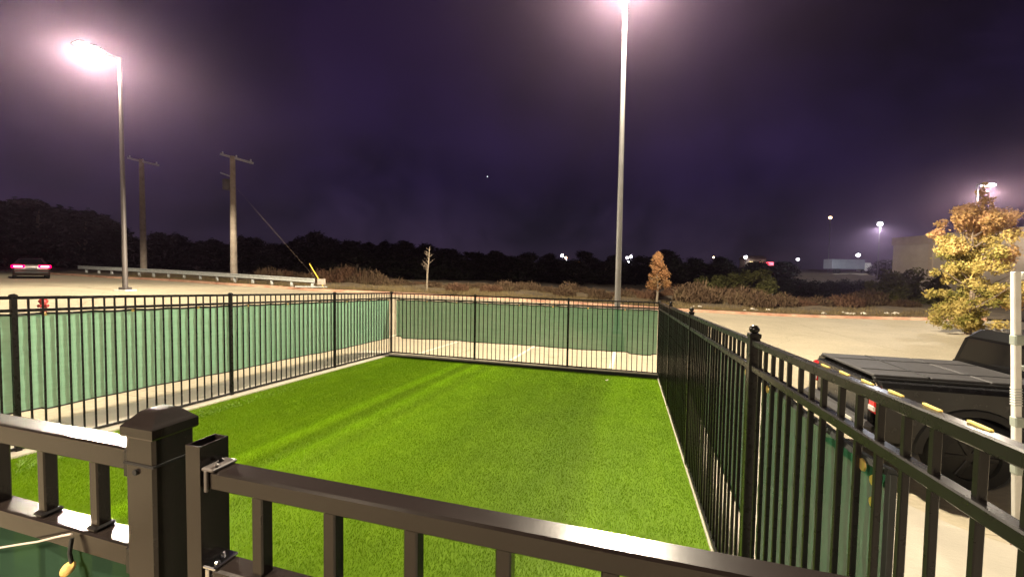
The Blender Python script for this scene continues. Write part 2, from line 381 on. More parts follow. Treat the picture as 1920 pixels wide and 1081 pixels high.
# ------------------------------------------------------------------ mesh building
class MB:
    def __init__(s):
        s.v = []; s.f = []

    def add(s, vs, fs):
        k = len(s.v); s.v += [tuple(map(float, p)) for p in vs]; s.f += [tuple(i + k for i in q) for q in fs]
        return s

    def box(s, c, d, bev=0.0):
        x, y, z = c; a, b, h = d[0] / 2, d[1] / 2, d[2] / 2
        if bev <= 0:
            vs = [(x + i * a, y + j * b, z + k * h) for k in (-1, 1) for j in (-1, 1) for i in (-1, 1)]
            return s.add(vs, [(0, 2, 3, 1), (4, 5, 7, 6), (0, 1, 5, 4), (2, 6, 7, 3), (0, 4, 6, 2), (1, 3, 7, 5)])
        e = min(bev, a * .9, b * .9, h * .9)
        rings = []
        for zz, ins in ((-h, e), (-h + e, 0), (h - e, 0), (h, e)):
            A, B = a - ins, b - ins; q = e if ins == 0 else e * .6
            rings.append([(x + sx * (A - (q if t == sw else 0)), y + sy * (B - (0 if t == sw else q)), z + zz)
                          for sx, sy, sw in ((1, 1, 1), (-1, 1, 0), (-1, -1, 1), (1, -1, 0)) for t in ((0, 1))])
        return s.loft(rings)

    def loft(s, rings, cap=True, closed=True):
        n = len(rings[0]); vs = [p for r in rings for p in r]; fs = []
        for i in range(len(rings) - 1):
            for j in range(n if closed else n - 1):
                fs.append((i * n + j, i * n + (j + 1) % n, (i + 1) * n + (j + 1) % n, (i + 1) * n + j))
        if cap:
            fs.append(tuple(reversed(range(n)))); fs.append(tuple((len(rings) - 1) * n + j for j in range(n)))
        return s.add(vs, fs)

    def bar(s, p, q, w, h, bev=0.0, up=(0, 0, 1)):
        """rectangular bar from p to q, w across, h along 'up'"""
        p = Vector(p); q = Vector(q); d = (q - p).normalized(); upv = Vector(up)
        sd = d.cross(upv).normalized(); u2 = sd.cross(d).normalized()
        e = min(bev, w * .4, h * .4)
        if e > 0:
            prof = [(w / 2 - e, h / 2), (w / 2, h / 2 - e), (w / 2, -h / 2 + e), (w / 2 - e, -h / 2), (-w / 2 + e, -h / 2), (-w / 2, -h / 2 + e), (-w / 2, h / 2 - e), (-w / 2 + e, h / 2)]
        else:
            prof = [(w / 2, h / 2), (w / 2, -h / 2), (-w / 2, -h / 2), (-w / 2, h / 2)]
        return s.loft([[tuple(c + sd * a + u2 * b) for a, b in prof] for c in (p, q)])

    def tube(s, p, q, r1, r2=None, n=12):
        r2 = r1 if r2 is None else r2
        p = Vector(p); q = Vector(q); d = (q - p).normalized()
        a = d.orthogonal().normalized(); b = d.cross(a)
        return s.loft([[tuple(c + (a * math.cos(2 * PI * k / n) + b * math.sin(2 * PI * k / n)) * r) for k in range(n)] for c, r in ((p, r1), (q, r2))])

    def path(s, pts, rad, n=8):
        pts = [Vector(p) for p in pts]; rings = []
        for i, c in enumerate(pts):
            d = (pts[min(i + 1, len(pts) - 1)] - pts[max(i - 1, 0)]).normalized()
            a = d.cross(Vector((0.31, 0.17, 0.93))); a = a.normalized() if a.length > 1e-4 else d.orthogonal().normalized()
            b = d.cross(a); r = rad[i] if hasattr(rad, '__len__') else rad
            rings.append([tuple(c + (a * math.cos(2 * PI * k / n) + b * math.sin(2 * PI * k / n)) * r) for k in range(n)])
        return s.loft(rings)

    def lathe(s, c, prof, n=16):
        return s.loft([[(c[0] + r * math.cos(2 * PI * k / n), c[1] + r * math.sin(2 * PI * k / n), c[2] + z) for k in range(n)] for r, z in prof])

    def sphere(s, c, r, n=10, sz=1.0):
        return s.lathe(c, [(max(1e-3, r * math.sin(PI * i / n)), -r * sz * math.cos(PI * i / n)) for i in range(n + 1)], n * 2)

    def mesh(s, name, mat, off=(0, 0, 0), smooth=False):
        me = bpy.data.meshes.new(name)
        o = np.array(off); vv = np.array(s.v) - o
        me.from_pydata(vv.tolist(), [], s.f); me.validate(); me.update()
        if mat: me.materials.append(mat)
        if smooth:
            me.polygons.foreach_set('use_smooth', [True] * len(me.polygons))
            try: me.set_sharp_from_angle(angle=math.radians(38))
            except Exception: pass
        return me


def link(name, me, parent=None, loc=(0, 0, 0), rz=0.0):
    o = bpy.data.objects.new(name, me); COL.objects.link(o)
    o.location = loc; o.rotation_euler = (0, 0, rz)
    if parent is not None: o.parent = parent
    return o


def part(name, mb, mat, parent, smooth=False):
    """a part in its thing's local frame"""
    return link(name, mb.mesh(name, mat, (0, 0, 0), smooth), parent)


def tag(o, label, cat, group=None, kind=None):
    if label: o['label'] = label
    if cat: o['category'] = cat
    if group: o['group'] = group
    if kind: o['kind'] = kind
    return o


def thing(name, label, cat, loc=(0, 0, 0), rz=0.0, group=None):
    return tag(link(name, None, None, tuple(map(float, loc)), rz), label, cat, group)


def copy_tree(src, loc, rz=None, label=None, scale=None):
    r = src.copy(); COL.objects.link(r); r.location = tuple(map(float, loc))
    if rz is not None: r.rotation_euler = (0, 0, rz)
    if scale is not None: r.scale = scale if hasattr(scale, '__len__') else (scale,) * 3
    if label: r['label'] = label
    for ch in src.children:
        c = ch.copy(); COL.objects.link(c); c.parent = r
        for g in ch.children:
            d = g.copy(); COL.objects.link(d); d.parent = c
    return r


def fastmesh(name, V, Fq, mat, k=4):
    me = bpy.data.meshes.new(name)
    V = np.ascontiguousarray(V, np.float32); Fq = np.ascontiguousarray(Fq, np.int32)
    me.vertices.add(len(V)); me.vertices.foreach_set('co', V.ravel())
    me.loops.add(Fq.size); me.loops.foreach_set('vertex_index', Fq.ravel())
    me.polygons.add(len(Fq)); me.polygons.foreach_set('loop_start', np.arange(0, Fq.size, k, dtype=np.int32))
    me.update(calc_edges=True); me.validate()
    me.materials.append(mat)
    return me


# ------------------------------------------------------------------ ground: paving and verge (polar tessellation, so detail follows distance from the middle)
KP = np.array([at(*k)[:2] for k in KERB])
_ka = np.arctan2(KP[:, 0], KP[:, 1]); _kr = np.hypot(KP[:, 0], KP[:, 1])
_ka = np.r_[-PI, -1.9, -1.25, _ka, 1.15, 1.9, PI]; _kr = np.r_[42, 48, 62, _kr, 40, 40, 42]
_o = np.argsort(_ka); _ka, _kr = _ka[_o], _kr[_o]


def kr(a):
    return np.interp(a, _ka, _kr)


def polar(name, radii, mat, kind, zoff, r_of, nang=420):
    ang = np.concatenate([np.linspace(-1.1, 1.1, nang), np.linspace(1.1, 2 * PI - 1.1, 90)[1:-1]])
    aw = np.where(ang > PI, ang - 2 * PI, ang)
    A, T = np.meshgrid(aw, radii, indexing='ij')
    Rr = r_of(A, T); X = np.sin(A) * Rr; Y = np.cos(A) * Rr
    Z = gz(X, Y) + zoff(A, T, X, Y)
    na, nr = A.shape
    V = np.stack([X, Y, Z], -1).reshape(-1, 3)
    i, j = np.meshgrid(np.arange(na), np.arange(nr - 1), indexing='ij')
    i2 = (i + 1) % na
    Fq = np.stack([i * nr + j, i2 * nr + j, i2 * nr + j + 1, i * nr + j + 1], -1).reshape(-1, 4)[:, ::-1]
    me = fastmesh(name, V, Fq, mat); me.polygons.foreach_set('use_smooth', [True] * len(me.polygons))
    return tag(link(name, me), None, None, None, kind)


def yard_sink(A, T, X, Y):
    u, v = w2uv(X, Y)
    d = np.minimum(np.minimum(u + 1.8, 9.25 - u), np.minimum(v + 5.8, 0.45 - v))
    out = np.where(d > 0, -0.06, 0.0)
    return out


polar('parking_lot', np.r_[0.02, np.geomspace(1.0, 60, 90) / 60], M['lot'], 'structure', yard_sink, lambda A, T: T * kr(A))
_vr = np.r_[0.10, 0.35, 0.8, 1.5, 2.5, 4, 6, 9, 13, 18, 25, 34, 46, 62, 85, 120, 170, 240, 330]


def verge_z(A, T, X, Y):
    lump = 0.10 * np.sin(X * 0.9 + 1.3 * np.sin(Y * 0.5)) * np.sin(Y * 0.8 + 2) + 0.05 * np.sin(X * 2.3) * np.sin(Y * 1.9)
    return np.where(T < 0.2, 0.10, 0.12 + np.minimum(T / 6, 1) * (0.12 + lump * 1.5))


polar('verge', _vr, M['soil'], 'structure', verge_z, lambda A, T: kr(A) + T, 300)


# the kerb along the far edge of the lot, painted red as a fire lane
def kerb_run(a0, a1, n, name, mat):
    mb = MB(); rings = []
    for a in np.linspace(a0, a1, n):
        r = kr(a); ring = []
        for dr, h in ((-0.02, -0.1), (-0.0, 0.13), (0.03, 0.16), (0.2, 0.165), (0.23, -0.1)):
            x, y = math.sin(a) * (r + dr), math.cos(a) * (r + dr); xz, yz = math.sin(a) * r, math.cos(a) * r
            ring.append((x, y, g1(xz, yz) + h))
        rings.append(ring)
    mb.loft(rings)
    return link(name, mb.mesh(name, mat))


tag(kerb_run(-1.02, 0.86, 110, 'kerb', M['redkerb']), 'long faded red fire lane kerb along the far edge of the lot', 'kerb', None, 'structure')


# ------------------------------------------------------------------ enclosure frame helpers: local x = v, y = u
def eroot(name, label, cat, u, v, z=None, group=None):
    z = plane(u, v) if z is None else z
    o = thing(name, label, cat, (*uv2w(u, v), z), RZ, group)
    o['_v'] = v; o['_u'] = u; o['_z'] = z
    return o


def epart(name, mb, mat, root, smooth=False):
    return link(name, mb.mesh(name, mat, (root['_v'], root['_u'], root['_z']), smooth), root)


def esingle(name, mb_or_none, mat, label, cat, kind=None, origin=(0, 0), me=None, smooth=False, group=None):
    u, v = origin; z = plane(u, v)
    if me is None: me = mb_or_none.mesh(name, mat, (v, u, z), smooth)
    return tag(link(name, me, None, (*uv2w(u, v), z), RZ), label, cat, group, kind)


VL, VR, UF, UN = -6.214, 0.652, 9.785, 0.45
# paving strips and the yard kerb
mb = MB()
TV0, TV1, TU0, TU1 = -6.06, 0.655 - 0.03, 0.62, 9.42


def slab(mb, u0, u1, v0, v1, top, th=0.2):
    vs = [(v0, u0), (v1, u0), (v1, u1), (v0, u1)]
    mb.add([(a, b, plane(b, a) + top) for a, b in vs] + [(a, b, plane(b, a) + top - th) for a, b in vs],
           [(0, 1, 2, 3), (7, 6, 5, 4), (0, 4, 5, 1), (1, 5, 6, 2), (2, 6, 7, 3), (3, 7, 4, 0)])


slab(mb, -1.0, UF + 0.12, -7.1, TV0, 0.035)
esingle('pavement', mb, M['concrete'], None, None, 'structure', (4, -6.6))
mb = MB()
kv0, kv1, kh0, kh1 = TV0 + 0.002, TV1 + 0.1, 0.05, 0.10
q_ = [(kv0, TU1 + .02, kh0), (kv1, TU1 + .02, kh1), (kv1, UF + .12, kh1 - .06), (kv0, UF + .12, kh0 - .03)]
mb.add([(a, b, plane(b, a) + h) for a, b, h in q_] + [(a, b, plane(b, a) - .2) for a, b, h in q_], [(0, 1, 2, 3), (7, 6, 5, 4), (0, 4, 5, 1), (1, 5, 6, 2), (2, 6, 7, 3), (3, 7, 4, 0)])
esingle('edge_kerb', mb, M['kerbface'], None, None, 'structure', (9.6, -3))
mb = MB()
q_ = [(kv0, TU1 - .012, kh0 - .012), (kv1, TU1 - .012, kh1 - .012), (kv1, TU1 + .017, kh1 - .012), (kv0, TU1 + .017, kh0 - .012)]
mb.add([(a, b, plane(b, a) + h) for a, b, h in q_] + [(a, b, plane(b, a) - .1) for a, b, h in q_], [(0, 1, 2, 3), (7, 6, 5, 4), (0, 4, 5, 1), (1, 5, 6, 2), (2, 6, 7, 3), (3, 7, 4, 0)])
esingle('kerb_face_shade', mb, M['tyre'], None, None, 'structure', (9.4, -3))  # black strip painting the shade on the near face of the far kerb
# pavement on the right, with its rounded inner corner
outl = [(TV1, -2.5), (9, -2.5), (9, 3.95), (3.6, 3.98)]
outl += [(3.3 - 0.2 - 0.67 * math.sin(a), 4.03 + 1.05 * (1 - math.cos(a))) for a in np.linspace(0.15, PI / 2, 9)]
outl += [(2.43, 9.0), (TV1, 9.9)]
mb = MB()
n = len(outl)
mb.add([(a, b, plane(b, a) + 0.03) for a, b in outl] + [(a, b, plane(b, a) - 0.3) for a, b in outl],
       [tuple(range(n)), tuple(reversed(range(n, 2 * n)))] + [((i + 1) % n, i, n + i, n + (i + 1) % n) for i in range(n)])
esingle('pavement', mb, M['concrete'], None, None, 'structure', (3, 1.5))
# painted stall lines beyond the yard
for v in (-8.2, -5.6, -2.96, -0.4, 2.2):
    mb = MB(); pts = []
    for u in np.linspace(10.25, 15.2, 12):
        for dv in (-0.05, 0.05):
            w = uv2w(u, v + dv); pts.append((v + dv, u, g1(*w) + 0.006))
    mb.add(pts, [(2 * i, 2 * i + 1, 2 * i + 3, 2 * i + 2) for i in range(11)])
    esingle('parking_line', mb, M['line'], None, None, 'structure', (10.5, v))

# turf: a base sheet and real blades
mb = MB(); slab(mb, TU0, TU1, TV0, TV1, 0.012, 0.03)
esingle('turf_base', mb, M['turf'], None, None, 'structure', (0, 0))


def blades(nb):
    # denser towards the near end
    u = TU0 + (TU1 - TU0) * rng.random(nb) ** 1.7; v = TV0 + (TV1 - TV0) * rng.random(nb)
    h = rng.uniform(0.011, 0.023, nb); w = rng.uniform(0.0011, 0.0022, nb) * (1 + 0.35 * (u / 3))
    a = rng.uniform(0, 2 * PI, nb); ln = rng.normal(0, 0.008, (nb, 2)) + np.array([0.0, 0.006])
    z = plane(u, v) - plane(0, 0) + 0.010
    dx, dy = np.cos(a) * w, np.sin(a) * w
    V = np.empty((nb, 3, 3), np.float32)
    V[:, 0] = np.stack([v - dx, u - dy, z], -1); V[:, 1] = np.stack([v + dx, u + dy, z], -1)
    V[:, 2] = np.stack([v + ln[:, 0], u + ln[:, 1], z + h], -1)
    return fastmesh('turf_pile', V.reshape(-1, 3), np.arange(nb * 3).reshape(-1, 3), M['turf'], 3)


esingle('turf_pile', None, None, 'bright green artificial turf covering the fenced yard', 'grass', 'stuff', (0, 0), blades(640000))

sv, su = -0.42, 8.75
mb = MB(); mb.box((sv, su, plane(su, sv) + .03), (.05, .03, .012), .004); mb.box((sv + .02, su + .01, plane(su, sv) + .04), (.03, .025, .01), .003)
esingle('paper_scrap', mb, M['white'], 'tiny white scrap of paper on the turf near the far fence', 'paper scrap', 'thing', (su, sv))

# ------------------------------------------------------------------ fences
H_TOP, H_R2, H_BOT = 1.665, 1.53, 0.062
RW = 0.034
pk_mesh = None


def picket_mesh():
    global pk_mesh
    if pk_mesh is None:
        pk_mesh = MB().box((0, 0, (0.03 + H_TOP - 0.01) / 2), (0.0165, 0.0165, H_TOP - 0.04), 0.002).mesh('picket', M['black'])
    return pk_mesh


def post(root, u, v, w=0.046, top=1.70, cap='pyramid', mat=None):
    z = plane(u, v); mat = mat or M['black']
    p = epart('post', MB().box((v, u, z + top / 2 - 0.1), (w, w, top + 0.2 - 0.03), 0.004), mat, root)
    c = MB(); zt = z + top
    if cap == 'pyramid':
        c.loft([[(v + sx * s, u + sy * s, zt + h) for sx, sy in ((1, 1), (-1, 1), (-1, -1), (1, -1))] for s, h in ((w * .57, -0.032), (w * .57, -0.008), (w * .2, 0.008))])
    else:
        c.box((v, u, zt - 0.012), (w * 1.15, w * 1.15, 0.024), 0.003); c.sphere((v, u, zt + 0.022), w * 0.52, 8, 0.9)
    cc = link('cap', c.mesh('cap', mat, (root['_v'], root['_u'], root['_z']), cap != 'pyramid'), p)
    return p


def fence(name, label, pts, npk, skip_posts=(), caps=None, post_w=None):
    """pts: list of (u, v) posts; npk: picket count in each bay"""
    root = eroot(name, label, 'fence', *pts[0])
    for i, (u, v) in enumerate(pts):
        if i in skip_posts: continue
        post(root, u, v, (post_w or {}).get(i, 0.046), 1.70 if not caps or i not in caps else 1.715, caps[i] if caps and i in caps else 'pyramid')
    for (ua, va), (ub, vb), n in zip(pts[:-1], pts[1:], npk):
        for h in (H_TOP, H_R2, H_BOT):
            za, zb = plane(ua, va) + h, plane(ub, vb) + h
            epart('rail', MB().bar((va, ua, za), (vb, ub, zb), RW, RW if h != H_BOT else 0.03, 0.004), M['black'], root)
        for k in range(1, n + 1):
            t = k / (n + 1); u, v = ua + (ub - ua) * t, va + (vb - va) * t
            pk = link('picket', picket_mesh(), root, (v - root['_v'] + random.gauss(0, .0012), u - root['_u'] + random.gauss(0, .0012), plane(u, v) - root['_z'] + 0.012))
            pk.rotation_euler = (random.gauss(0, .0012), random.gauss(0, .0012), random.gauss(0, .03))
    return root


fence('fence', 'long black picket fence on the left side of the turf yard',
      [(0.25, VL), (2.685, VL), (5.12, VL), (7.56, VL), (UF, VL)], [21, 21, 21, 19])
fence('fence', 'black picket fence closing the far end of the turf yard',
      [(UF, VL), (UF, -3.783), (UF, -1.40), (UF, VR)], [20, 20, 17], skip_posts=(0,))
fence('fence', 'black picket fence running along the right side beside the pickup',
      [(0.25, VR), (2.485, VR), (4.825, VR), (7.2, VR), (UF, VR)], [20, 21, 21, 21], skip_posts=(4,), caps={1: 'ball', 2: 'ball', 3: 'ball'}, post_w={1: 0.05})
rf = [o for o in bpy.data.objects if o.get('label', '').startswith('black picket fence running')][0]
# yellow dashes on the top rail of the near right bay
for k in range(9):
    u = 0.62 + k * 0.1063 * 2 * 0.62
    if u > 1.75: break
    z = plane(u, VR) + H_TOP + RW / 2
    epart('yellow_dash', MB().bar((VR + 0.013, u - 0.028, z + 0.002), (VR + 0.013, u + 0.028, z + 0.002), 0.006, 0.004), M['yellowdash'], rf)


# privacy screens: wind fabric tied to the outside of the pickets
def screen(label, side, a0, a1, bot, off, holes=(), hem=True, seed=0, cuts=None, mat='screen'):
    """side: 'L','F','R'. a runs along the fence; bot(a) -> height of the lower edge above ground"""
    r2 = np.random.default_rng(seed)
    na, nz = max(24, int((a1 - a0) / 0.045)), 34
    A = np.linspace(a0, a1, na); T = np.linspace(0, 1, nz)
    ph = r2.uniform(0, 6, 8)

    def pos(a, t):
        top = H_R2 - 0.035 - 0.012 * abs(math.sin(a * PI / 0.42)) - (cuts(a) if cuts else 0)
        b = bot(a) + 0.003 * math.sin(a * 9 + ph[0])
        h = top + (b - top) * t
        w = 0.003 * math.sin(a * 2.1 + ph[1] + 1.5 * math.sin(h * 1.3)) + 0.0025 * math.sin(h * 23 + 1.7 * math.sin(a * 2.3 + ph[2]) + ph[3]) * (0.4 + 0.6 * math.sin(a * 1.3 + ph[4]) ** 2) + 0.0012 * math.sin(h * 57 + a * 1.7 + ph[5]) * math.sin(a * .9 + ph[6])
        d = off + w
        u, v = (a, VL - d) if side == 'L' else (UF + d, a) if side == 'F' else (a, VR + d)
        return (v, u, plane(u, v) + h)
    mb = MB()
    mb.add([pos(a, t) for a in A for t in T], [(i * nz + j, (i + 1) * nz + j, (i + 1) * nz + j + 1, i * nz + j + 1) for i in range(na - 1) for j in range(nz - 1)])
    u0, v0 = (a0, VL) if side == 'L' else (UF, a0) if side == 'F' else (a0, VR)
    root = eroot('privacy_screen', label, 'fence screen', u0, v0)
    epart('fabric', mb, M[mat], root, True)
    for t0 in (0.0, 1.0):
        pts = [pos(a, t0) for a in A]
        hb = MB(); hb.path(pts, 0.014 if t0 == 0 else 0.010, 5)
        epart('hem', hb, M['hem'], root, True)
    if mat == 'shadescreen' and side == 'R' and a0 < 2:
        hb = MB(); hb.path([(VR + off, a0 + .004, pos(a0, t0)[2]) for t0 in T], 0.013, 6); epart('hem', hb, M['hem'], root, True)
    g = MB()
    for k in range(int((a1 - a0) / 0.84) + 1):
        p = pos(a0 + 0.1 + 0.84 * k, 0.0) if a0 + 0.1 + 0.84 * k < a1 else None
        if p is None: break
        q = MB(); q.lathe((0, 0, 0), [(0.006, -0.002), (0.017, -0.002), (0.018, 0.002), (0.006, 0.003)], 14)
        for i, (x, y, z) in enumerate(q.v):
            d = -1 if side == 'R' else 1
            q.v[i] = (p[0] + (z - 0.02 * 1) * (1 if side == 'R' else -1) if side != 'F' else p[0] + x, p[1] + (x if side != 'F' else -0.03 + z), p[2] - 0.012 + y)
        epart('grommet', q, M['brass'], root, True)
    return root, pos


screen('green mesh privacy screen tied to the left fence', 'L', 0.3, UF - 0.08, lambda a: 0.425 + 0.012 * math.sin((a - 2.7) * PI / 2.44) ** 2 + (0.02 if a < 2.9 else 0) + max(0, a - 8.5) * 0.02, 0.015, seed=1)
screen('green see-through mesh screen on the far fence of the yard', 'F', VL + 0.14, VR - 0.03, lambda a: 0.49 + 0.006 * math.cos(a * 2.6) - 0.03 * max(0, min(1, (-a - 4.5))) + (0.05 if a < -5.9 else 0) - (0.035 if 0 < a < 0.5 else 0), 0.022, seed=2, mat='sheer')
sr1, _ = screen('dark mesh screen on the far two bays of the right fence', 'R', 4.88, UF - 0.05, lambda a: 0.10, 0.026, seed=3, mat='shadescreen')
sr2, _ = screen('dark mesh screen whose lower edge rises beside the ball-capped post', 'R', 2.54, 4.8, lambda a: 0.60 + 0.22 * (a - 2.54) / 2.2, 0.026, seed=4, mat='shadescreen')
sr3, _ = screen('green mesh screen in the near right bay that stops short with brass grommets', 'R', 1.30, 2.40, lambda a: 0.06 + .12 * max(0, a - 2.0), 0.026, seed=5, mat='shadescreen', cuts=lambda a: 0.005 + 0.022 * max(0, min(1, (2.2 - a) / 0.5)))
for du, dz in ((0.03, -0.055), (0.028, -0.115)):
    q = MB(); q.lathe((0, 0, 0), [(0.005, -0.002), (0.013, -0.003), (0.015, 0.0), (0.013, 0.003), (0.005, 0.003)], 16)
    zz = plane(1.33, VR) + H_R2 - 0.05 + dz
    q.v = [(VR + 0.004 - z, 1.31 + x + du, zz + y) for x, y, z in q.v]
    epart('grommet', q, M['brass'], sr3, True)

# ------------------------------------------------------------------ near fence with its gate
U0 = 0.42
vpl, _z = onu(235, 900, U0); vpr, _z = onu(288.5, 900, U0)
PW = vpr - vpl
zc_low = onu(288.5, 826, U0)[1]; zc_top = onu(290, 803, U0)[1]
front = eroot('fence', 'near black fence section with a big square capped post at the lower left', 'fence', U0 + PW / 2, (vpl + vpr) / 2)
vc, uc = (vpl + vpr) / 2, U0 + PW / 2
pst = epart('post', MB().box((vc, uc, (zc_low - 0.05) / 2 - 0.0), (PW, PW, zc_low + 0.05 + 0.02), 0.004), M['bronze'], front)
cm = MB(); cw = PW * 0.545
sq = ((1, 1), (-1, 1), (-1, -1), (1, -1))
cm.loft([[(vc + sx * s, uc + sy * s, z) for sx, sy in sq] for s, z in ((cw, zc_low), (cw + .0008, zc_low + .002), (cw + .0008, zc_top - .003), (cw * .95, zc_top), (cw * .86, zc_top + .003), (cw * .5, zc_top + 0.0165), (cw * .36, zc_top + 0.0185))])
link('cap', cm.mesh('cap', M['bronze'], (front['_v'], front['_u'], front['_z'])), pst)
zs = onu(262, 871, U0)[1]
link('band', MB().box((vc, uc, zs), (PW + .003, PW + .003, .003)).mesh('band', M['hole'], (front['_v'], front['_u'], front['_z'])), pst)
bl = MB(); bz = onu(256, 884, U0)[1]; bv = onu(256, 884, U0)[0]
bl.tube((bv, U0 + .002, bz), (bv, U0 - .003, bz), .0045, n=10)
link('bolt', bl.mesh('bolt', M['hole'], (front['_v'], front['_u'], front['_z'])), pst)
zt_r = onu(233, 848, U0)[1]                # top edge of the upper rail's front face
RH = 0.036
left_end = -3.2
UR = U0 + 0.012
zr = zt_r - RH / 2
zr2 = onu(236, 1034, U0)[1] - RH / 2


def nearrail(root, v0, v1, z, mat, w=0.036):
    return epart('rail', MB().bar((v0, UR + w / 2, z), (v1, UR + w / 2, z), w, RH, 0.003), mat, root)


nearrail(front, left_end, vpl - .0005, zr, M['bronze']); nearrail(front, left_end, vpl - .0005, zr2, M['bronze']); nearrail(front, left_end, vpl - .0005, 0.10, M['bronze'])
for z in (zr, zr2):
    b = MB(); b.box((vpl - 0.010, UR - .0012, z - .004), (.016, .006, RH + .006), .002); b.box((vpl - 0.010, UR + .018, z + RH / 2 + .001), (.016, .034, .003)); epart('rail_bracket', b, M['black'], front)
vp1 = onu(64, 930, UR)[0]; vp2 = onu(162, 930, UR)[0]; sp = vp2 - vp1


def nearpicket(root, v, w=0.019):
    z1, z0 = zr - RH / 2 + .002, 0.05
    mbp = MB().box((v, UR + .018, (z0 + z1) / 2), (w, w, z1 - z0), .002)
    return epart('picket', mbp, M['bronze'], root)


v = vp2
while v > left_end:
    nearpicket(front, v); v -= sp
# collars where pickets pass the second rail
for vv in (vp1, vp2):
    c = MB(); c.box((vv, UR + .018, zr2 + RH / 2 + .004), (.026, .030, .008), .003); epart('picket_collar', c, M['black'], front)

# screen tied below the second rail of the near fence
mb = MB(); na, nz = 60, 14
ts = zr2 - RH / 2 - 0.004
pts = []
for i in range(na):
    a = left_end + (vpl - .02 - left_end) * i / (na - 1)
    for j in range(nz):
        t = j / (nz - 1); pts.append((a, UR + .004 - .004 * math.sin(a * 21 + t * 5), ts + .012 - .006 * abs(math.sin(a * 7)) - t * 1.2))
mb.add(pts, [(i * nz + j, i * nz + j + 1, (i + 1) * nz + j + 1, (i + 1) * nz + j) for i in range(na - 1) for j in range(nz - 1)])
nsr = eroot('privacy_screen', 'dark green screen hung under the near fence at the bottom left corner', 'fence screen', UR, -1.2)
epart('fabric', mb, M['dimscreen'], nsr, True)
UT = UR - .006
gv, gzc = onu(141, 1058, UT)
q = MB(); q.lathe((0, 0, 0), [(.0035, -.0012), (.0098, -.002), (.0112, 0), (.0098, .002), (.0035, .0015)], 18)
q.v = [(gv + x * 1.1, UT - .009 + y * .75 - z * .66, gzc + y * .7 + z * .75) for x, y, z in q.v]
epart('grommet', q, M['brass'], nsr, True)
c0 = onu(135, 1008, UT)
epart('tie', MB().path([(c0[0], UT, c0[1]), (c0[0] + .001, UT - .004, (c0[1] + gzc) / 2), (gv, UT - .004, gzc + .006)], .0028, 8), M['hem'], nsr, True)
cp_ = [onu(x, y, UT - .002) for x, y in ((-30, 1032), (0, 1025), (35, 1020), (75, 1013), (105, 1006), (137, 999))]
tag(link('cord', MB().path([(a, UT - .002 - .002 * (i % 2), z) for i, (a, z) in enumerate(cp_)], .0016, 8).mesh('cord', M['cord'], (0, 0, 0), True), None, (0, 0, 0), RZ),
    'thin pale cord stretched across the near left rail', 'cord')

# gate
GU = U0 + .004
sv0 = onu(349, 920, GU)[0]; sv1 = onu(375.5, 920, GU)[0]
gtop = onu(374, 838, GU)[1]
gate = eroot('gate', 'black gate with an open-topped square stile beside the capped post', 'gate', GU, sv0)
SD = 0.043; wl = .003
stl = MB()
for b in ((((sv0 + sv1) / 2), GU + wl / 2, sv1 - sv0, wl), (((sv0 + sv1) / 2), GU + SD - wl / 2, sv1 - sv0, wl), (sv0 + wl / 2, GU + SD / 2, wl, SD - 2 * wl), (sv1 - wl / 2, GU + SD / 2, wl, SD - 2 * wl)):
    stl.box((b[0], b[1], (gtop + .05) / 2), (b[2], b[3], gtop - .05))
epart('stile', stl, M['bronze'], gate)
GR = GU + .004
gr_top = onu(395, 884, GR)[1]; gr_bot = onu(395, 919, GR)[1]
gh = gr_top - gr_bot
g2_top = onu(395, 1066, GR)[1]
GEND = 0.60
for zt in (gr_top, g2_top, 0.12):
    epart('rail', MB().bar((sv1, GR + .017, zt - gh / 2), (GEND, GR + .017, zt - gh / 2), .034, gh, .003), M['bronze'], gate)
for zt in (gr_top, g2_top):
    b = MB(); b.box((sv1 + .011, GR + .016, zt + .0025), (.022, .038, .005), .0015); b.box((sv1 + .009, GR - .002, zt - gh / 2), (.006, .004, gh + .004), .001)
    b.sphere((sv1 + .017, GR + .006, zt + .006), .004, 6); b.sphere((sv1 + .008, GR + .022, zt + .006), .0035, 6)
    epart('hinge_bracket', b, M['chrome'] if zt == g2_top else M['darkpole'], gate)
gv_ = [onu(x, 1000, GR)[0] for x in (472, 613, 770, 940)]
gsp = (gv_[3] - gv_[0]) / 3
for k in range(9):
    v = gv_[0] + gsp * k
    if v > GEND - .03: break
    mbp = MB().box((v, GR + .017, (gr_bot + .06) / 2 + .001), (.019, .019, gr_bot - .06), .002)
    epart('picket', mbp, M['bronze'], gate)
epart('stile', MB().box((GEND + .016, GR + .017, gtop / 2), (.032, .040, gtop - .04), .003), M['black'], gate)

# ------------------------------------------------------------------ lamp posts
LAMPS = []


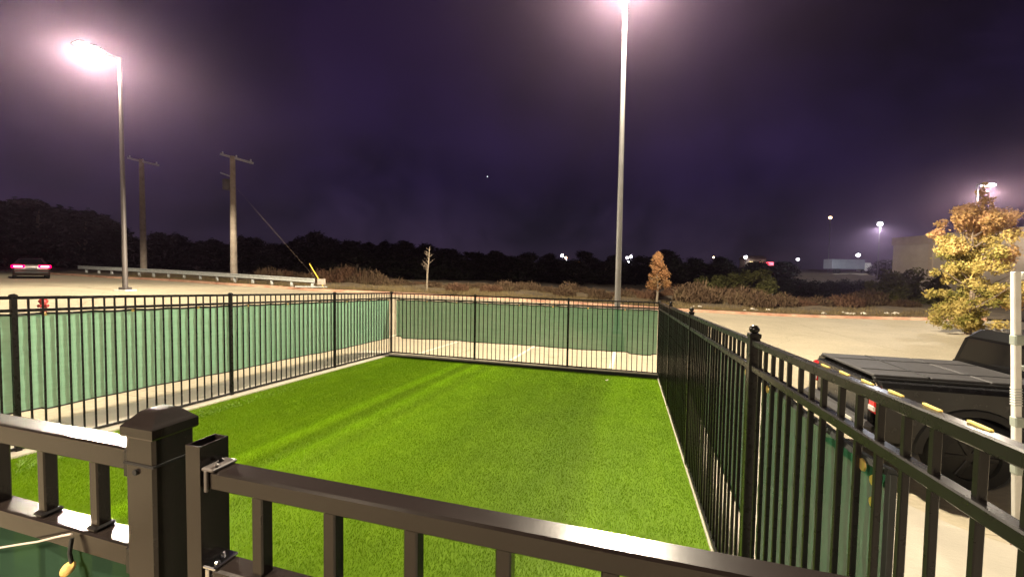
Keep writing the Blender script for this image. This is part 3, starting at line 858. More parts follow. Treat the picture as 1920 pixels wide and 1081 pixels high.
def lamp_post(label, base, ztop, head_end, r=.085, fwd=None, base_h=.55, base_r=.26, flat=False):
    t = thing('lamp_post', label, 'lamp post', base, 0, 'tall lamp posts of the parking lot')
    h = ztop - base[2]
    if flat:
        part('base_plate', MB().box((0, 0, .03), (.55, .55, .06), .01), M['white'], t)
        bh = .06
    else:
        part('base', MB().lathe((0, 0, -.1), [(base_r, 0), (base_r, base_h + .08), (base_r - .03, base_h + .1)], 24), M['concrete'], t, True); bh = base_h
    part('pole', MB().tube((0, 0, bh), (0, 0, h), r, r * .68, 16), M['darkpole' if flat else 'polesteel'], t, True)
    part('pole_cover', MB().box((0, 0, bh + .06), (r * 3.4, r * 3.4, .12), .02), M['darkpole' if flat else 'polesteel'], t)
    d = np.array([head_end[0] - base[0], head_end[1] - base[1], 0]); L = np.linalg.norm(d); d /= L
    s = np.array([-d[1], d[0], 0])
    part('arm', MB().bar((0, 0, h - .07), tuple(d * (L * .32) + [0, 0, h - .07]), .08, .09, .01), M['polesteel'], t)
    hw = L * .62; a0 = d * (L - hw) + [0, 0, h - .07]
    prof = []
    for k, (f, wd, th) in enumerate(((0, .22, .10), (.25, .38, .14), (.75, .40, .13), (1, .30, .08))):
        c = a0 + d * hw * f
        prof.append([tuple(c + s * wd * x + np.array([0, 0, th * y])) for x, y in ((1, -.45), (1, .2), (.6, .5), (-.6, .5), (-1, .2), (-1, -.45))])
    part('lamp_head', MB().loft(prof), M['polesteel'], t)
    c = a0 + d * hw * .5
    lp = MB(); ln = hw * .5
    lp.loft([[tuple(c + d * ln * math.cos(2 * PI * k / 20) * q + s * .36 * math.sin(2 * PI * k / 20) * q + np.array([0, 0, z])) for k in range(20)] for q, z in ((1, -.062), (.85, -.10), (.45, -.125))])
    part('lens', lp, M['lamp'], t, True)
    LAMPS.append((np.array(base) + c + [0, 0, -.2], ))
    return t


bl_ = at(235, 545, 18.5); bl_[2] = g1(bl_[0], bl_[1])
tl = at(227, 108, 18.5)
he = at(140, 72, 17.1)
lamp_post('tall grey lamp post on the left with a blazing lamp head', bl_, tl[2], he, .10, flat=True)
br_ = at(1156, 640, 13.0); br_[2] = g1(br_[0], br_[1])
tr_ = at(1174.5, -13, 13.0)
lamp_post('tallest pale lamp post behind the far fence, its lamp cut off by the top edge', br_, tr_[2], (br_[0] - .25, br_[1] - 1.35, 0), .095)

# ------------------------------------------------------------------ utility poles and guardrail
def util_pole(label, px, py_base, py_top, Y, arm, extra):
    b = at(px, py_base, Y); tz = at(px, py_top, Y)[2]; b[2] = g1(b[0], b[1])
    t = thing('utility_pole', label, 'utility pole', b, 0, 'wooden utility poles behind the guardrail'); h = tz - b[2]
    part('pole', MB().tube((0, 0, -.2), (0, 0, h), .27, .19, 14), M['wood'], t, True)
    a = at(arm[0], arm[1], Y + .8) - b; c = at(arm[2], arm[3], Y - .8) - b
    cr = part('crossarm', MB().bar(tuple(a), tuple(c), .14, .17, .01), M['galv'], t)
    for f in (.06, .5, .94):
        p = a + (c - a) * f
        link('insulator', MB().lathe(tuple(p + [0, 0, .07]), [(.05, 0), (.07, .06), (.04, .1), (.07, .14), (.03, .2)], 10).mesh('insulator', M['galv'], (0, 0, 0), True), cr)
    if extra:
        part('bracket', MB().bar((-1.0, 0, h - 1.35), (0, 0, h - 1.7), .1, .1), M['galv'], t)
        part('transformer', MB().lathe((-.45, -.1, h - 2.75), [(.26, 0), (.3, .05), (.3, .8), (.2, .9)], 14), M['vinyl'], t, True)
    return t


util_pole('nearer wooden utility pole with a short side bracket, right of the lamp post', 439, 526, 293, 34, (414, 289, 474, 306), True)
util_pole('farther plain wooden utility pole close beside the left lamp post', 270, 520, 299, 40, (240, 296, 297, 310), False)
wa = at(443, 352, 34); wb = at(608, 536, 29.2); wb[2] = g1(wb[0], wb[1]) + .15
gw = thing('guy_wire', 'slanting guy wire with a yellow guard at its foot behind the guardrail end', 'guy wire', wb)
part('wire', MB().tube(tuple(wa - wb), (0, 0, 0), .006, n=6), M['bark'], gw)
yg = at(580, 494, 29.9) - wb
part('guard', MB().tube(tuple(yg), (0, 0, 0), .032, .036, 8), M['yellow'], gw)

GA, GB = at(592, 540, 28.6), at(150, 515, 38.0)
gd = (GB - GA)[:2]; GL = np.hypot(*gd); gd /= GL; gn = np.array([-gd[1], gd[0]])
if gn[1] > 0: gn = -gn                       # towards the lot
gr = thing('guardrail', 'long galvanised guardrail at the far left edge of the lot', 'guardrail', (GA[0], GA[1], g1(GA[0], GA[1])))
prof = [(0, .72), (.045, .70), (.06, .66), (.045, .62), (.0, .58), (.0, .55), (.045, .51), (.06, .47), (.045, .43), (0, .41), (-.012, .41), (-.012, .72)]
rings = []
for s in np.linspace(0, GL, 40):
    x, y = GA[0] + gd[0] * s, GA[1] + gd[1] * s; z = g1(x, y) + 0.12
    rings.append([(x + gn[0] * (o + .1) - GA[0], y + gn[1] * (o + .1) - GA[1], z + h - gr.location[2]) for o, h in prof])
part('beam', MB().loft(rings), M['galv'], gr)
s = 0.3
while s < GL:
    x, y = GA[0] + gd[0] * s, GA[1] + gd[1] * s; z = g1(x, y) - gr.location[2] + .1
    part('post', MB().box((x - GA[0], y - GA[1], z + .3), (.14, .14, .84), .01), M['galv'], gr); s += 1.9
part('end_block', MB().box((.45, -.1, .62), (.5, .22, .42), .02), M['wood'], gr)
part('end_strap', MB().box((-.2, -.25, .28), (2.2, .05, .08)), M['galv'], gr)

# ------------------------------------------------------------------ hydrant
hb_ = at(81, 560, 12.2); hb_[2] = g1(hb_[0], hb_[1])
hy = thing('fire_hydrant', 'small red hydrant behind the left fence', 'hydrant', hb_)
ht = at(81, 542, 12.2)[2] - hb_[2]; k = ht / .8 * .72; ht_s = 1
part('barrel', MB().lathe((0, 0, 0), [(.15 * k, -.02), (.15 * k, .05 * k), (.10 * k, .06 * k), (.10 * k, .52 * k), (.13 * k, .53 * k), (.13 * k, .57 * k), (.10 * k, .58 * k)], 18), M['red'], hy, True)
part('bonnet', MB().lathe((0, 0, .58 * k), [(.155 * k, 0), (.155 * k, .04 * k), (.12 * k, .09 * k), (.07 * k, .15 * k), (.035 * k, .17 * k), (.035 * k, .22 * k)], 18), M['red'], hy, True)
for sx, sy in ((1, 0), (-1, 0), (0, -1)):
    part('nozzle', MB().tube((sx * .08 * k, sy * .08 * k, .42 * k), (sx * .19 * k, sy * .19 * k, .42 * k), .055 * k, .06 * k, 12), M['red'], hy, True)


# ------------------------------------------------------------------ vehicles
def wheel(root, x, y, r=.37, w=.24, side=1):
    t = MB(); c = (x, y, r); n = 28
    prof = [(r * .66, -w / 2), (r * .93, -w / 2), (r, -w * .36), (r, w * .36), (r * .93, w / 2), (r * .66, w / 2)]
    rings = [[(x + R_ * math.cos(2 * PI * k / n), y + o, r + R_ * math.sin(2 * PI * k / n)) for R_, o in prof] for k in range(n)]
    nn = len(prof); vs = [p for q in rings for p in q]
    t.add(vs, [(i * nn + j, ((i + 1) % n) * nn + j, ((i + 1) % n) * nn + (j + 1) % nn, i * nn + (j + 1) % nn) for i in range(n) for j in range(nn)])
    tt = part('wheel', t, M['tyre'], root, True)
    d = MB(); yo = y + side * w * .36
    d.tube((x, y + side * w * .1, r), (x, yo, r), r * .655, r * .64, 24)
    for k in range(6):
        a = k * PI / 3; d.bar((x + math.cos(a) * r * .12, yo, r + math.sin(a) * r * .12), (x + math.cos(a) * r * .62, yo, r + math.sin(a) * r * .62), .05, .03, .005, (0, 1, 0))
    link('rim', d.mesh('rim', M['rim'], (0, 0, 0), True), tt)


ZT = 1.15
tn = at(1650, 703.5, 4.17 * ZT); tfar = at(1531, 662, 5.296 * ZT)
tmid = (tn + tfar) / 2
gt = g1(*(uv2w(6.4, 3.6)))
hd = math.atan2(D2[1], D2[0]) + math.radians(0.0)
TW = 1.68
tk = thing('pickup_truck', 'dark grey pickup with a flat bed cover parked right of the fence', 'pickup', (tmid[0], tmid[1], gt), hd)
BH = tn[2] - gt                                # height of the bed cover
W2 = TW / 2
# local: x forward, y left (far side), z up.  Rear of the bed at x = 0
CWD = np.linalg.norm((tfar - tn)[:2]) / 2 + .03


def side_prof(x0, x1, lower, upper, arch=None):
    pts = [(x0, lower)]
    if arch:
        ax, ar, az = arch
        for a in np.linspace(PI, 0, 13):
            pts.append((ax + ar * math.cos(a), max(lower, az + ar * math.sin(a))))
    pts += [(x1, lower), (x1, upper), (x0, upper)]
    return pts


def panel(mb, pts, y0, y1):
    n = len(pts)
    mb.add([(x, y0, z) for x, z in pts] + [(x, y1, z) for x, z in pts], [tuple(range(n)), tuple(reversed(range(n, 2 * n)))] + [((i + 1) % n, i, n + i, n + (i + 1) % n) for i in range(n)])


BX = 1.62                                       # bed length
for sy in (-1, 1):
    b = MB()
    panel(b, side_prof(0.02, BX, .46, BH - .10, (.86, .47, .38)), sy * (W2 - .06), sy * W2)
    # shoulder that leans in to the bed rail
    b.loft([[(x, sy * (W2 - .0), BH - .10), (x, sy * (W2 - .03), BH - .05), (x, sy * (CWD + .01), BH - .035), (x, sy * (CWD - .1), BH - .035), (x, sy * (W2 - .06), BH - .12)] for x in (.02, BX)])
    part('bed_side', b, M['truck'], tk)
    f = MB(); n = 17
    rr = [[(.86 + R_ * math.cos(a), y, .38 + R_ * math.sin(a)) for R_, y in ((.465, sy * (W2 - .05)), (.465, sy * (W2 + .035)), (.53, sy * (W2 + .025)), (.55, sy * (W2 - .01)))] for a in np.linspace(0, PI, n)]
    f.loft(rr); part('fender_flare', f, M['plastic'], tk)
    part('bed_rail', MB().box((BX / 2, sy * (CWD + .0), BH - .025), (BX, .07, .028), .006), M['plastic'], tk)
    lt = MB(); lt.box((-.005, sy * (W2 - .07), BH - .27), (.09, .15, .30), .02)
    tlp = part('tail_light', lt, M['redlens'], tk)
    link('reverse_light', MB().box((-.015, sy * (W2 - .07), BH - .36), (.085, .13, .07), .012).mesh('reverse_light', M['whitelens']), tlp)
    wheel(tk, .86, sy * (W2 - .12), .375, .25, sy); wheel(tk, 4.05, sy * (W2 - .12), .375, .25, sy)
tg = MB(); tg.box((0, 0, BH - .36), (.07, TW - .30, .56), .02); tg.box((-.012, 0, BH - .09), (.08, TW - .30, .05), .015)
tgo = part('tailgate', tg, M['truck'], tk)
link('handle', MB().box((-.045, 0, BH - .2), (.02, .26, .08), .008).mesh('handle', M['plastic']), tgo)
part('bumper', MB().box((-.10, 0, .56), (.17, TW - .04, .20), .05), M['vinyl'], tk)
part('licence_plate', MB().box((-.193, -.52, .58), (.012, .31, .155), .004), M['white'], tk)
cv = MB()
for a, b in ((.0, .53), (.545, 1.07), (1.085, BX)):
    cv.box(((a + b) / 2, 0, BH - .0), (b - a, CWD * 2, .032), .008)
cvo = part('bed_cover', cv, M['vinyl'], tk)
for y in (-.34, .34):
    link('cover_rib', MB().box((BX / 2, y, BH + .019), (BX - .06, .05, .008), .003).mesh('cover_rib', M['vinyl']), cvo)
link('cover_hinge', MB().box((.537, 0, BH + .018), (.03, CWD * 2 - .05, .01), .003).mesh('cover_hinge', M['plastic']), cvo)
# cab
CH = BH + .48
cb = MB(); secs = []
for x, hw_, z0, zb, zt_, tw in ((BX + .03, W2, .42, BH + .0, BH + .02, W2 - .05), (BX + .05, W2, .42, BH + .02, CH - .10, W2 - .2), (BX + .16, W2, .42, BH + .02, CH, W2 - .22), (BX + .9, W2, .42, BH, CH + .03, W2 - .22), (BX + 1.35, W2, .42, BH - .02, CH - .02, W2 - .24), (BX + 2.05, W2, .42, BH - .08, BH - .06, W2 - .1), (BX + 3.0, W2 - .05, .45, BH - .18, BH - .16, W2 - .14), (BX + 3.2, W2 - .12, .5, BH - .35, BH - .33, W2 - .2)):
    secs.append([(x, -hw_, z0), (x, -hw_, zb), (x, -tw - .03, zt_ - .04), (x, -tw + .06, zt_), (x, tw - .06, zt_), (x, tw + .03, zt_ - .04), (x, hw_, zb), (x, hw_, z0)])
cb.loft(secs); cab = part('cab', cb, M['blackpaint'], tk)
rw = MB(); e = .012
rw.add([(BX + .038 - e, -(W2 - .12), BH + .06), (BX + .038 - e, W2 - .12, BH + .06), (BX + .05 - e, W2 - .26, CH - .13), (BX + .05 - e, -(W2 - .26), CH - .13),
        (BX + .034, -(W2 - .11), BH + .05), (BX + .034, W2 - .11, BH + .05), (BX + .05, W2 - .25, CH - .12), (BX + .05, -(W2 - .25), CH - .12)], [(0, 3, 2, 1), (0, 1, 5, 4), (1, 2, 6, 5), (2, 3, 7, 6), (3, 0, 4, 7)])
link('rear_window', rw.mesh('rear_window', M['glass']), cab)
for sy in (-1, 1):
    sw = MB(); o = .006
    yb, yt = W2 + o, W2 - .205 + o
    q = [(BX + .2, yb - .02, BH + .05), (BX + 1.75, yb - .02, BH + .03), (BX + 1.28, yt, CH - .07), (BX + .24, yt, CH - .08)]
    sw.add([(x, sy * y, z) for x, y, z in q] + [(x, sy * (y - .02), z) for x, y, z in q], [(0, 1, 2, 3), (7, 6, 5, 4), (0, 4, 5, 1), (1, 5, 6, 2), (2, 6, 7, 3), (3, 7, 4, 0)])
    link('side_window', sw.mesh('side_window', M['glass']), cab)
    link('mirror', MB().box((BX + 1.65, sy * (W2 + .12), BH + .1), (.1, .2, .16), .03).mesh('mirror', M['plastic']), cab)
part('antenna', MB().loft([[(BX + .3 + dx, -.02, CH + z), (BX + .3 + dx, .02, CH + z), (BX + .42 + dx, .0, CH + z)] for dx, z in ((0, 0.0), (.05, .06))]), M['plastic'], tk)
part('chassis', MB().box((2.4, 0, .42), (4.6, 1.1, .2), .02), M['plastic'], tk)

# car driving away on the far left
cbp = at(60, 521, 29); cbp[2] = g1(cbp[0], cbp[1]) + .01
cdir = math.atan2(cbp[1] + 3, cbp[0] - 2) + .04
car = thing('car', 'car with glowing red brake lights at the far left', 'car', cbp, cdir)
secs = []
for x, hw_, z0, z1, zt_, tw in ((0, .78, .45, .75, .78, .66), (.08, .86, .28, .92, .98, .74), (.5, .88, .24, .98, 1.04, .72), (1.15, .89, .22, 1.0, 1.40, .56), (1.9, .9, .22, 1.0, 1.46, .56), (2.6, .9, .22, .98, 1.36, .56), (3.35, .88, .22, .92, .96, .7), (4.2, .84, .25, .8, .84, .62), (4.5, .72, .38, .64, .68, .5)):
    secs.append([(x, -hw_, z0), (x, -hw_ - .01, (z0 + z1) / 2), (x, -hw_ + .03, z1), (x, -tw, zt_ - .04), (x, -tw + .1, zt_), (x, tw - .1, zt_), (x, tw, zt_ - .04), (x, hw_ - .03, z1), (x, hw_ + .01, (z0 + z1) / 2), (x, hw_, z0)])
part('body', MB().loft(secs), M['carpaint'], car, True)
rw = MB(); rw.add([(.52, -.6, 1.06), (.52, .6, 1.06), (1.08, .48, 1.385), (1.08, -.48, 1.385), (.6, -.6, 1.03), (.6, .6, 1.03), (1.15, .48, 1.37), (1.15, -.48, 1.37)], [(0, 3, 2, 1), (4, 5, 6, 7), (0, 1, 5, 4), (1, 2, 6, 5), (2, 3, 7, 6), (3, 0, 4, 7)])
part('rear_window', rw, M['glass'], car)
for sy in (-1, 1):
    l = part('brake_light', MB().box((.02, sy * .62, .87), (.14, .62, .22), .05), M['brake'], car)
    link('bulb', MB().box((-.055, sy * .62, .87), (.02, .40, .09), .008).mesh('bulb', M['brakecore']), l)
    wheel(car, .85, sy * .78, .32, .2, sy); wheel(car, 3.55, sy * .78, .32, .2, sy)
part('licence_plate', MB().box((-.03, 0, .72), (.03, .5, .14), .005), M['vinyl'], car)
part('bumper', MB().box((.0, 0, .47), (.16, 1.6, .2), .05), M['plastic'], car)

# ------------------------------------------------------------------ white post at the right edge
wp = at(1908, 1012, 3.3); wp[2] = g1(wp[0], wp[1]) + .01
ws = thing('white_post', 'white square steel post with grey clamps and a crossbar at the right edge', 'post', wp, RZ)
wh = at(1908, 508, 3.3)[2] - wp[2]
part('upright', MB().box((0, 0, wh / 2), (.046, .046, wh), .006), M['white'], ws)
part('crossbar', MB().box((.55, 0, wh - .036), (1.036, .05, .062), .006), M['white'], ws)
part('upright', MB().box((1.1, 0, wh / 2), (.046, .046, wh), .006), M['white'], ws)
part('mid_bar', MB().box((.55, 0, wh * .66), (1.036, .036, .04), .004), M['clamp'], ws)
for z in (wh * .76, wh * .47, wh * .30):
    part('clamp', MB().box((.004, -.003, z), (.062, .066, .085), .008), M['clamp'], ws)
cl = MB()
for k in range(7): cl.box((0, 0, wh * .53 + k * .022), (.052, .052, .009), .002)
part('coil_band', cl, M['galv'], ws)
ws.rotation_euler = (0, -0.054, RZ)
part('painted_foot', MB().box((0, 0, .05), (.056, .056, .1), .006), M['red'], ws)

# ------------------------------------------------------------------ building on the right
A0, A1 = at(1673, 500, 55), at(1902, 500, 41.7)
zt_b = at(1673, 446, 55)[2]
bd = thing('warehouse', 'tan flat-roofed building behind the golden tree', 'building', (A0[0], A0[1], -.6))
dirw = (A0 - A1)[:2]; dirw /= np.linalg.norm(dirw); perp = np.array([dirw[1], -dirw[0]])
if perp[0] < 0: perp = -perp
Q = [(0, 0), tuple(-dirw * 34), tuple(-dirw * 34 + perp * 26), tuple(perp * 26)]
hb = zt_b + .6


def prism(mb, q, z0, z1):
    n = len(q); mb.add([(a, b, z0) for a, b in q] + [(a, b, z1) for a, b in q], [tuple(range(n)), tuple(reversed(range(n, 2 * n)))] + [((i + 1) % n, i, n + i, n + (i + 1) % n) for i in range(n)])


mb = MB(); prism(mb, Q, -2, hb - 1.0); part('wall', mb, M['tan'], bd)
q2 = [tuple(np.array(p) + np.array(d) * .12) for p, d in zip(Q, (dirw - perp, -dirw - perp, -dirw + perp, dirw + perp))]
mb = MB(); prism(mb, q2, hb - .998, hb); part('parapet', mb, M['tandark'], bd)
for k in range(4):
    mb = MB(); c = -dirw * (5 + 8 * k)
    mb.bar(tuple(np.r_[c - perp * .06, -2]), tuple(np.r_[c - perp * .06, hb - 1.01]), .5, .1, 0, (perp[0], perp[1], 0)); part('pilaster', mb, M['tandark'], bd)

# ------------------------------------------------------------------ trees and brush
def leafcloud(name, blobs, n, size, mat, flat=0.5, squash=1.0):
    """blobs: (x,y,z,r) ; n leaf quads spread through the blobs' outer shells"""
    B = np.array(blobs, float); w = B[:, 3] ** 2; idx = rng.choice(len(B), n, p=w / w.sum())
    d = rng.normal(size=(n, 3)); d /= np.linalg.norm(d, axis=1)[:, None]
    rad = B[idx, 3] * rng.beta(3.2, 1.2, n) * (1 + .12 * rng.normal(size=n))
    c = B[idx, :3] + d * rad[:, None] * [1, 1, squash]
    nrm = d + rng.normal(size=(n, 3)) * flat; nrm /= np.linalg.norm(nrm, axis=1)[:, None]
    t = np.cross(nrm, rng.normal(size=(n, 3))); t /= np.linalg.norm(t, axis=1)[:, None] + 1e-9
    b = np.cross(nrm, t); s = size * rng.uniform(.5, 1.35, n)[:, None]
    V = np.stack([c - t * s, c + b * s * .45, c + t * s, c - b * s * .45], 1).reshape(-1, 3)
    return fastmesh(name, V, np.arange(4 * n).reshape(-1, 4), mat)


def limbs(h, r, spread, n, start=.25, seed=0):
    r2 = random.Random(seed); mb = MB()
    mb.path([(0, 0, -.15), (.02 * h, 0, h * .35), (-.01 * h, .01 * h, h * .7), (0, 0, h * .93)], [r * 1.25, r * .85, r * .5, r * .12], 9)
    for k in range(n):
        f = start + (.85 - start) * k / n; a = r2.uniform(0, 6.28); L = spread * r2.uniform(.6, 1) * (1.1 - f * .7)
        p = Vector((0, 0, h * f)); q = p + Vector((math.cos(a) * L * .5, math.sin(a) * L * .5, L * .35)); e_ = p + Vector((math.cos(a) * L, math.sin(a) * L, L * .75))
        mb.path([p, q, e_], [r * .4, r * .25, r * .06], 6)
    return mb


def crown_blobs(h, base, rad, n, seed, taper=1.0):
    r2 = random.Random(seed); out = []
    for k in range(n):
        f = r2.random(); z = base + (h - base) * f
        env = math.sin(PI * min(1, (f * .86 + .14))) ** .6
        R_ = rad * env * r2.uniform(.25, .95); a = r2.uniform(0, 6.28)
        out.append((math.cos(a) * R_ * .75, math.sin(a) * R_ * .75, z, rad * r2.uniform(.26, .46) * (1 - .35 * f * taper)))
    return out


protos = []
for k in range(4):
    h = 10.0
    t = thing('tree', 'dark tree standing in the black tree line beyond the lot', 'tree', (0, 0, 0), 0, 'dark trees of the far tree line')
    part('trunk', limbs(h * .85, .22, 3, 8, .25, k), M['bark'], t)
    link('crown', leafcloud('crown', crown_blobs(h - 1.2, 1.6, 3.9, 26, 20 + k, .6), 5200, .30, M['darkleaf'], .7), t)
    protos.append(t)
sil = [(246, 440), (300, 431), (328, 436), (368, 453), (400, 446), (452, 440), (482, 441), (522, 455), (560, 446), (590, 433), (622, 441), (655, 446), (690, 452), (722, 450), (765, 447), (800, 455), (842, 461), (890, 467),
       (935, 466), (985, 470), (1030, 474), (1100, 467), (1150, 476), (1205, 477), (1255, 464), (1305, 480), (1352, 480), (1420, 488), (1470, 489), (1660, 486)]
used = [False] * 4


def place_tree(px, top, Y, label=None, group=None, wide=1.0):
    p = at(px, top, Y); g = g1(p[0], p[1]); s = (p[2] - g) / 9.6; k = random.randrange(4)
    ws_ = max(s, .62) * wide * random.uniform(1.15, 1.6)
    if not used[k]:
        o = protos[k]; used[k] = True; o.location = (p[0], p[1], g - .1); o.rotation_euler = (0, 0, random.uniform(0, 6)); o.scale = (ws_, ws_, s)
    else:
        o = copy_tree(protos[k], (p[0], p[1], g - .1), random.uniform(0, 6), scale=(ws_, ws_, s))
    if label: o['label'] = label
    if group: o['group'] = group


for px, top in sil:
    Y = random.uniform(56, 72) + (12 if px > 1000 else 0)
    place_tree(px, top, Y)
for i in range(30):
    px = 240 + i * 42 + random.uniform(-20, 20); top = np.interp(px, [s[0] for s in sil], [s[1] for s in sil]) + random.uniform(5, 20)
    place_tree(px, top, random.uniform(48, 56) + (8 if px > 1000 else 0), wide=1.25)
assert all(used)
for px, top in ((-30, 366), (25, 371), (70, 367), (118, 382), (160, 391), (200, 408), (10, 400), (95, 420), (150, 430), (205, 440)):
    place_tree(px, top, random.uniform(47, 55), 'tall dark tree in the high clump at the left edge', 'tall dark trees at the left edge', 1.0)

# golden tree
gtb = at(1815, 617, 19.5); gtb[2] = g1(gtb[0], gtb[1])
gh_ = at(1815, 372, 19.5)[2] - gtb[2]
gt_ = thing('tree', 'golden autumn tree with leaves down to the ground at the right', 'tree', gtb)
part('trunk', limbs(gh_ * .9, .11, 2.2, 16, .1, 5), M['bark'], gt_)
bl2 = []
r2 = random.Random(9)
for k in range(105):
    f = r2.random() ** .9; z = .35 + (gh_ - .75) * f
    env = 1.9 * (min(1, .72 + f * 1.2) if f < .3 else (1.0 - .12 * (f - .3) / .5 if f < .8 else .88 * math.sqrt(max(0, 1 - ((f - .8) / .23) ** 2))))
    a = r2.uniform(0, 6.28); R_ = env * math.sqrt(r2.random()) * .82
    bl2.append((math.cos(a) * R_, math.sin(a) * R_, z, r2.uniform(.24, .5)))
bl2 += [(.35, -.1, gh_ - .1, .3), (.3, 0, gh_ + .25, .22), (.42, 0, gh_ + .6, .17)]
M['goldtop'] = leafmat('orange_gold_foliage', [(0.2, 0.15, 0.05), (0.5, 0.32, 0.12), (0.56, 0.34, 0.16), (0.58, 0.33, 0.2)], .9, .35)
lo_ = [b for b in bl2 if b[2] < gh_ * .74 and not (b[0] > .9 and b[2] > 1.5)]
hi_ = [b for b in bl2 if not (b[2] < gh_ * .74 and not (b[0] > .9 and b[2] > 1.5))]
link('crown', leafcloud('crown', lo_, 16000, .075, M['goldleaf'], .9, .85), gt_)
link('crown', leafcloud('crown', hi_, 8000, .075, M['goldtop'], .9, .85), gt_)
# small orange tree and a bare sapling
ob = at(1231, 563, 29.0); ob[2] = g1(ob[0], ob[1]) + .12; oh = at(1231, 470, 29.0)[2] - ob[2]
ot = thing('tree', 'small orange autumn tree beyond the right corner of the yard', 'tree', ob)
part('trunk', limbs(oh * .95, .075, .9, 12, .3, 6), M['palebark'], ot)
b3 = []
for k in range(34):
    f = r2.random(); z = oh * (.34 + .62 * f); env = .92 * (1 - f) ** .75 + .12; a = r2.uniform(0, 6.28); R_ = env * math.sqrt(r2.random()) * .8
    b3.append((math.cos(a) * R_, math.sin(a) * R_, z, .2 + .16 * (1 - f)))
link('crown', leafcloud('crown', b3, 4200, .07, M['orangeleaf'], .9), ot)
sb = at(800, 549, 29.5); sb[2] = g1(sb[0], sb[1]) + .12; shh = at(806, 462, 29.5)[2] - sb[2]
st = thing('sapling', 'thin pale leafless sapling left of centre in front of the tree line', 'tree', sb)
sm = MB(); sm.path([(0, 0, -.1), (.04, 0, shh * .4), (.14, 0, shh * .7), (.2, 0, shh)], [.075, .055, .035, .012], 8)
part('trunk', sm, M['palebark'], st)
tw = MB()
for k in range(16):
    f = .4 + .55 * k / 16; a = r2.uniform(0, 6.28); L = .75 * (1.2 - f)
    tw.path([(.04 + .16 * (f - .4) / .6, 0, shh * f), (.1 + math.cos(a) * L * .5, math.sin(a) * L * .5, shh * f + L * .5), (.1 + math.cos(a) * L, math.sin(a) * L, shh * f + L * .85)], [.015, .01, .004], 5)
part('twigs', tw, M['bark'], st)


# brush
def brushmesh(n, h, r, mat, seed):
    """a clump of thin upright stems and small leaves"""
    r3 = np.random.default_rng(seed)
    a = r3.uniform(0, 2 * PI, n); q = np.sqrt(r3.random(n)) * r; x, y = np.cos(a) * q, np.sin(a) * q
    hh = h * r3.uniform(.35, 1, n) * (1 - .45 * (q / r) ** 2); z0 = hh * r3.uniform(.0, .75, n); L = h * r3.uniform(.08, .28, n)
    lean = r3.normal(0, .35, (n, 2)); w = r3.uniform(.012, .035, n) * h; b = r3.uniform(0, 2 * PI, n)
    dx, dy = np.cos(b) * w, np.sin(b) * w
    V = np.empty((n, 4, 3), np.float32)
    V[:, 0] = np.stack([x - dx * .4, y - dy * .4, z0], -1); V[:, 1] = np.stack([x + dx, y + dy, z0 + L * .5], -1)
    V[:, 2] = np.stack([x + lean[:, 0] * L, y + lean[:, 1] * L, z0 + L], -1); V[:, 3] = np.stack([x - dx, y - dy, z0 + L * .5], -1)
    return fastmesh('brush', V.reshape(-1, 3), np.arange(4 * n).reshape(-1, 4), mat)


bm = [brushmesh(1500, 1.5, 1.15, M['brush'], s) for s in (1, 2, 3)] + [brushmesh(1500, 1.3, 1.1, M['rustbrush'], s) for s in (4, 5)]


def bush(me, px, py_top, Y, label, group, wide=1.0, cat='bush'):
    p = at(px, py_top, Y); g = g1(p[0], p[1]) + .15; h = max(.5, p[2] - g)
    o = link('bush', me, None, (p[0], p[1], g), random.uniform(0, 6)); s = h / 1.4
    o.scale = (max(s, .8) * wide, max(s, .8) * wide, s)
    return tag(o, label, cat, group)


def brush_top(px):
    return np.interp(px, [480, 560, 640, 700, 740, 800, 860, 900, 1000, 1060, 1130, 1200, 1290, 1350, 1420, 1470, 1560, 1640, 1720], [500, 498, 495, 500, 515, 530, 524, 520, 522, 524, 532, 538, 522, 520, 535, 545, 545, 540, 548])


for i in range(64):
    px = 490 + i * 19.5 + random.uniform(-8, 8); Y = random.uniform(30.5, 39)
    if px < 640: Y += 3
    tp = brush_top(px) + random.uniform(-5, 12)
    bush(bm[random.randrange(3)] if 720 < px < 1180 and random.random() < .8 else bm[random.randrange(5)], px, tp, Y, 'brown dry brush clump on the bank behind the red kerb', 'dry brush clumps on the bank')
def leafbush(mat, seed, n=5200, size=.055):
    r4 = random.Random(seed); bl = []
    for k in range(26):
        a = r4.uniform(0, 6.28); q = math.sqrt(r4.random()) * .95; z = r4.uniform(.15, 1.15) * (1 - .45 * q * q)
        bl.append((math.cos(a) * q, math.sin(a) * q, z, r4.uniform(.16, .34)))
    return leafcloud('bush', bl, n, size, mat, .9)


ol = leafbush(M['olivebrush'], 11)
for px, tp, Y, lb in ((1398, 494, 40, 'olive green bush, the tallest of the brush right of centre'), (1718, 492, 36, 'dark olive bush touching the golden tree on its left'), (1655, 512, 37, 'low olive bush under the tan building'), (1335, 508, 41, 'rounded olive bush right of the small orange tree')):
    bush(ol, px, tp, Y, lb, None, 1.1)
db = leafbush(M['darkleaf'], 13)
for i in range(16):
    bush(db, 1425 + i * 17 + random.uniform(-5, 5), 520 + random.uniform(-4, 6), random.uniform(43, 50), 'dark bush in the dim hollow beyond the right bank', 'dark bushes in the hollow', 1.3)
rb_ = leafbush(M['rustbrush'], 12)
for px, tp, Y, lb in ((655, 492, 36, 'rusty brown bush right of the guardrail end'),):
    bush(rb_, px, tp, Y, lb, None, 1.15)
